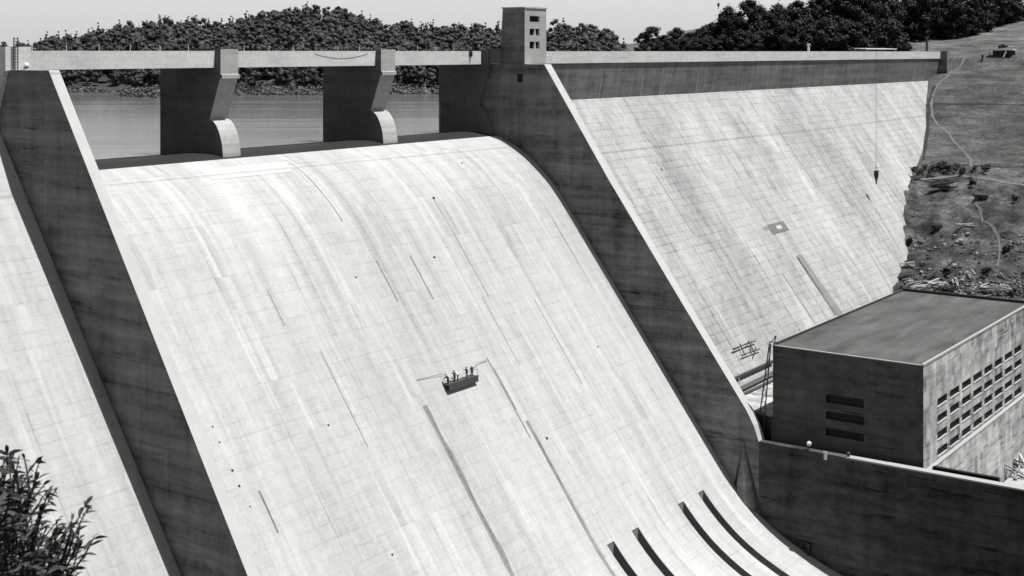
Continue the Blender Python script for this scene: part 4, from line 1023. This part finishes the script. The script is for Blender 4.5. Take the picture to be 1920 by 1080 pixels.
plankpile(1735, 548, 9, 8.0, .32, 'long pale boards nearest the roof corner', M['wood_pale'], -.9)
plankpile(1770, 548, 8, 7.0, .34, 'dark long boards along the rear edge of the roof', M['wood_dark'], -1.0)
plankpile(1862, 552, 9, 7.0, .34, 'grey long boards right of the leaning post', M['wood'], -1.1)
plankpile(1820, 520, 7, 5.0, .3, 'grey boards scattered above the leaning post', M['wood'], .8)
plankpile(1745, 522, 7, 5.0, .3, 'dark boards scattered above the pale boards', M['wood_dark'], -.2)
plankpile(1812, 425, 4, 4.6, .35, 'pale slab planks lying on the rocky slope', M['wood_pale'], -1.1)
# small cart
P = hill(1840, 372); e = empty('tool_cart', tuple(P), 'low open cart with high stakes standing below the bench track', 'cart')
mb = MB(); mb.box(P[0]-1.3,P[0]+1.3,P[1]-1.9,P[1]+1.9,P[2]+.6,P[2]+1.2); mb.build('tray', M['wood_dark'], e)
for sx in (-1.2,1.2):
    for sy in (-1.7,1.7): mb = MB(); mb.bar((P[0]+sx,P[1]+sy,P[2]+1.2),(P[0]+sx*1.1,P[1]+sy*1.1,P[2]+2.6),.12); mb.build('stake', M['wood'], e)
for sx in (-1.25,1.25):
    for sy in (-1.1,1.1): mb = MB(); mb.tube([(P[0]+sx-.1,P[1]+sy,P[2]+.45),(P[0]+sx+.1,P[1]+sy,P[2]+.45)],.5,10); mb.build('wheel', M['steel'], e)
# slanted pale post with block behind the roof
P = hill(1832, 556); A = onX(1824, 561, 270.6); B = onX(1838, 530, 270.9); mb = MB(); mb.bar(tuple(A),tuple(B),.5)
mb.bar((A[0]+.1,A[1]-.5,A[2]-.1),(A[0]+.1,A[1]+.5,A[2]-.1),.5); solo('timber_post', mb, M['wood_pale'], tuple(A), 'pale timber post leaning over the rear edge of the powerhouse roof', 'post')
# boulders
rk = 0
rock_spots = [(1725,455,.9,'grey'),(1745,470,.8,'grey'),(1800,455,1.0,'pale'),(1822,470,.7,'grey'),(1790,500,.8,'pale'),(1730,495,.7,'grey'),(1708,530,.8,'pale'),(1770,535,.9,'pale'),(1806,528,.8,'pale'),(1858,532,.8,'grey'),(1880,540,1.0,'pale'),(1742,532,.7,'pale'),(1815,440,.6,'pale'),(1712,405,.8,'grey'),(1728,512,.6,'pale')]
place = ['below the bench by the dam','in the gully left','beside the slab planks','right of the slab planks','above the debris heap','near the dam edge','at the dam foot','behind the pale boards','between the board heaps','right of the slanted post','at the far right of the debris','left of the pale boards','touching the slab planks','on the dam edge under the timber heap','just above the long grey boards']
for (u, v, s, c), pl in zip(rock_spots, place):
    P = hill(u, v); mb = MB(); mb.ball((P[0],P[1],P[2]+s*.3), s, 8, 6, jit=.28, sq=(1.2,1,.75)); solo('boulder', mb, M['rock' if c == 'grey' else 'rock_pale'], tuple(P), f'{c} angular boulder {pl}', 'rock', 'boulders on the hillside')
# loose rubble as one mass
mb = MB()
for i in range(560):
    u = random.uniform(1690,1925); v = random.choice([random.uniform(512,556), random.uniform(520,552), random.uniform(530,556), random.uniform(528,556), random.uniform(440,530)]); P = hill(u, v)
    s = random.uniform(.12,.6); mb.ball((P[0],P[1],P[2]+s*.3), s, 5, 3, m=random.choice([0,1,1,1]), jit=.35)
tag(mb.build('rubble', [M['rock_pale'], M['rock']]), 'loose rubble strewn over the lower slope behind the powerhouse', 'rubble', kind='stuff')
# upper right: canopy, posts, shed
P = onY(1642, 92, 156.); e = empty('canopy', (P[0], P[1], -1.4), 'open shelter with a pale flat roof on the crest road', 'shelter')
x0, x1 = onY(1614, 92, 156.)[0], onY(1671, 92, 156.)[0]
mb = MB(); mb.prismX([(154,.75),(158.4,.95),(158.4,1.15),(154,1.0)], x0, x1); mb.build('roof', M['tin'], e)
for x in (x0+.6, x1-.6):
    for y in (154.3,158): mb = MB(); mb.bar((x,y,-1.4),(x,y,.85),.22); mb.build('post', M['wood'], e)
mb = MB(); mb.box(x0+.9, x1-.9, 157.6, 157.9, -1.4, .7); mb.build('back_board', M['wood_dark'], e)
def post(u, vt, vb, Y, w_, lab, mat):
    A = onY(u, vb, Y); B = onY(u, vt, Y); zg = min(A[2], terr(A[0], A[1])) if A[0] > 485 else -1.4
    mb = MB(); mb.bar((A[0],Y,zg),(B[0],Y,B[2]),w_); mb.box(A[0]-w_*.9,A[0]+w_*.9,Y-w_*.9,Y+w_*.9,B[2]-.35,B[2]-.1)
    solo('wooden_post', mb, mat, (A[0],Y,zg), lab, 'post')
post(1738, 68, 97, 155., .7, 'thick dark post rising behind the right end of the parapet', M['wood_dark'])
post(1516, 82, 97, 156., .5, 'pale stump of a post above the parapet under the trees', M['tin'])
post(1842, 103, 113, 140., .5, 'short dark post on the meadow left of the shed', M['wood_dark'])
P = hill(1872, 106); e = empty('hillside_shed', (P[0],P[1],P[2]), 'low dark open-fronted shed dug into the upper right slope', 'shed')
hx, hy = P[0], P[1]; hz = P[2]
mb = MB(); mb.prismX([(hy-5,hz+2.2),(hy+3.2,hz+2.4),(hy+3.2,hz+2.7),(hy-5,hz+2.55)], hx-.6, hx+4.5); mb.build('roof', M['tin'], e)
mb = MB(); mb.box(hx+3.6,hx+3.9,hy-4.8,hy+3,hz-1,hz+2.18); mb.build('back_wall', M['wood_dark'], e)
for y in (hy-4.7, hy-.8, hy+2.9): mb = MB(); mb.bar((hx-.3,y,hz-1),(hx-.3,y,hz+2.2),.2); mb.build('post', M['wood_dark'], e)
mb = MB(); mb.bar((hx-1.4,hy-2.0,hz-.4),(hx-.5,hy-2.9,hz+2.0),.35); mb.build('prop', M['wood_pale'], e)
# yard items lower right
for (u, v, L, lab, mt) in [(1895,876,3,'dark short timbers in the yard at the lower right','wood_dark'),(1908,868,5,'pale leaning planks by the powerhouse base','wood_pale'),(1905,893,4,'grey planks stacked flat in the sunlit yard','wood')]:
    P = onZ(u, v, -76.8); mb = MB()
    for i in range(6): 
        a = random.uniform(0,3.1); c = Vector(P)+Vector((random.uniform(-.6,.6),random.uniform(-.6,.6),.15+.25*i)); dd = Vector((math.cos(a),math.sin(a),random.uniform(0,.5)))*L/2; mb.bar(c-dd, c+dd, .3, .2)
    solo('plank_stack', mb, M[mt], tuple(P), lab, 'timber')

# ------------------------------------------------------------------ foreground shrub
def shrub():
    base = ray(20, HZ)*9.0; z0 = -9.2
    e = empty('leafy_shrub', (base[0], base[1], z0), 'dark leafy shrub with narrow drooping leaves close by at the lower left corner', 'shrub')
    st = MB(); lv, lf, lt = [], [], []; r = random.Random(5)
    def leaf(p, d, L, w_):
        d = d.normalized(); side = d.cross(Vector((r.uniform(-1,1), r.uniform(-1,1), r.uniform(.2,1)))).normalized(); nrm = side.cross(d)
        pts = []
        for t, ww in ((0,.12),(.25,.8),(.55,1.),(.8,.6),(1,.03)):
            c = p+d*L*t+Vector((0,0,-1))*L*.32*t*t
            pts.append((c+side*w_*ww+nrm*w_*.25*ww, c-side*w_*ww+nrm*w_*.25*ww))
        tone = r.uniform(.5,1.5)
        for (a, b), (c, q) in zip(pts[:-1], pts[1:]):
            n = len(lv); lv.extend([tuple(a),tuple(b),tuple(q),tuple(c)]); lf.append((n,n+1,n+2,n+3)); lt.extend([tone]*4)
    def twig(p, d, L, n, ls):
        pts = [p]; c = p.copy(); dd = d.normalized()
        for i in range(n):
            dd = (dd+Vector((r.uniform(-.16,.16), r.uniform(-.16,.16), r.uniform(-.1,.12)))).normalized(); c = c+dd*L/n; pts.append(c.copy())
            for s in range(2 if i > 0 else 1):
                sd = dd.cross(Vector((0,0,1))); sd = sd.normalized() if sd.length > .05 else Vector((1,0,0))
                ld = dd*.55+sd*(1 if (i+s) % 2 else -1)*r.uniform(.5,1.)+Vector((0,0,r.uniform(-.5,.25)))
                leaf(c, ld, ls*r.uniform(.7,1.15), ls*.115)
        leaf(c, dd, ls, ls*.12)
        st.tube([tuple(q) for q in pts], [.007*(1-.7*i/len(pts))+.0015 for i in range(len(pts))], 5)
    # targets on the visible outline, spread in depth
    B = Vector((base[0], base[1], z0))
    tg = []
    for i in range(330):
        u = r.uniform(-140, 130); lim = np.interp(u, [-140,0,30,60,75,90,130], [830,845,862,866,900,955,985]); v = r.uniform(lim+14, 1170)
        tg.append((u, v, r.uniform(8.1,9.9)))
    tg += [(66,880,8.8),(70,862,8.8),(10,860,8.7),(35,872,8.9),(60,905,8.8),(100,975,8.7),(125,985,8.7),(140,990,8.6),(115,1010,8.8),(140,1040,8.9),(150,1000,8.7),(168,1002,8.7),(160,970,8.7),(150,960,8.7),(130,1020,8.7),(155,1035,8.6)]
    hub = [B+Vector((random.uniform(-.3,.3), random.uniform(-.3,.3), h)) for h in (1.5,2.6,3.6,4.5)]
    st.tube([tuple(B)]+[tuple(h) for h in hub], [.09,.075,.06,.045,.025], 7)
    for (u, v, d) in tg:
        P = Vector(ray(u, v)*d); h = hub[r.choice([1,2,2,3])]
        dirn = (P-h); dirn.z = dirn.z*.4+.35; dirn = dirn.normalized()
        start = P-dirn*.34
        twig(start, dirn, .36, 5, r.uniform(.08,.118))
        if r.random() < .22 or u > 90:
            mid_ = h.lerp(start, .5)+Vector((0,0,.1)); st.tube([tuple(h),tuple(mid_),tuple(start)], [.018,.012,.006], 5)
    st.build('branches', M['bark'], e)
    V = np.array(lv)-np.array(e.location); o = bpy.data.objects.new('leaves', mesh_np('leaves', V, np.array(lf), np.array(lt), M['leaf_near'])); COL.objects.link(o); o.parent = e
shrub()
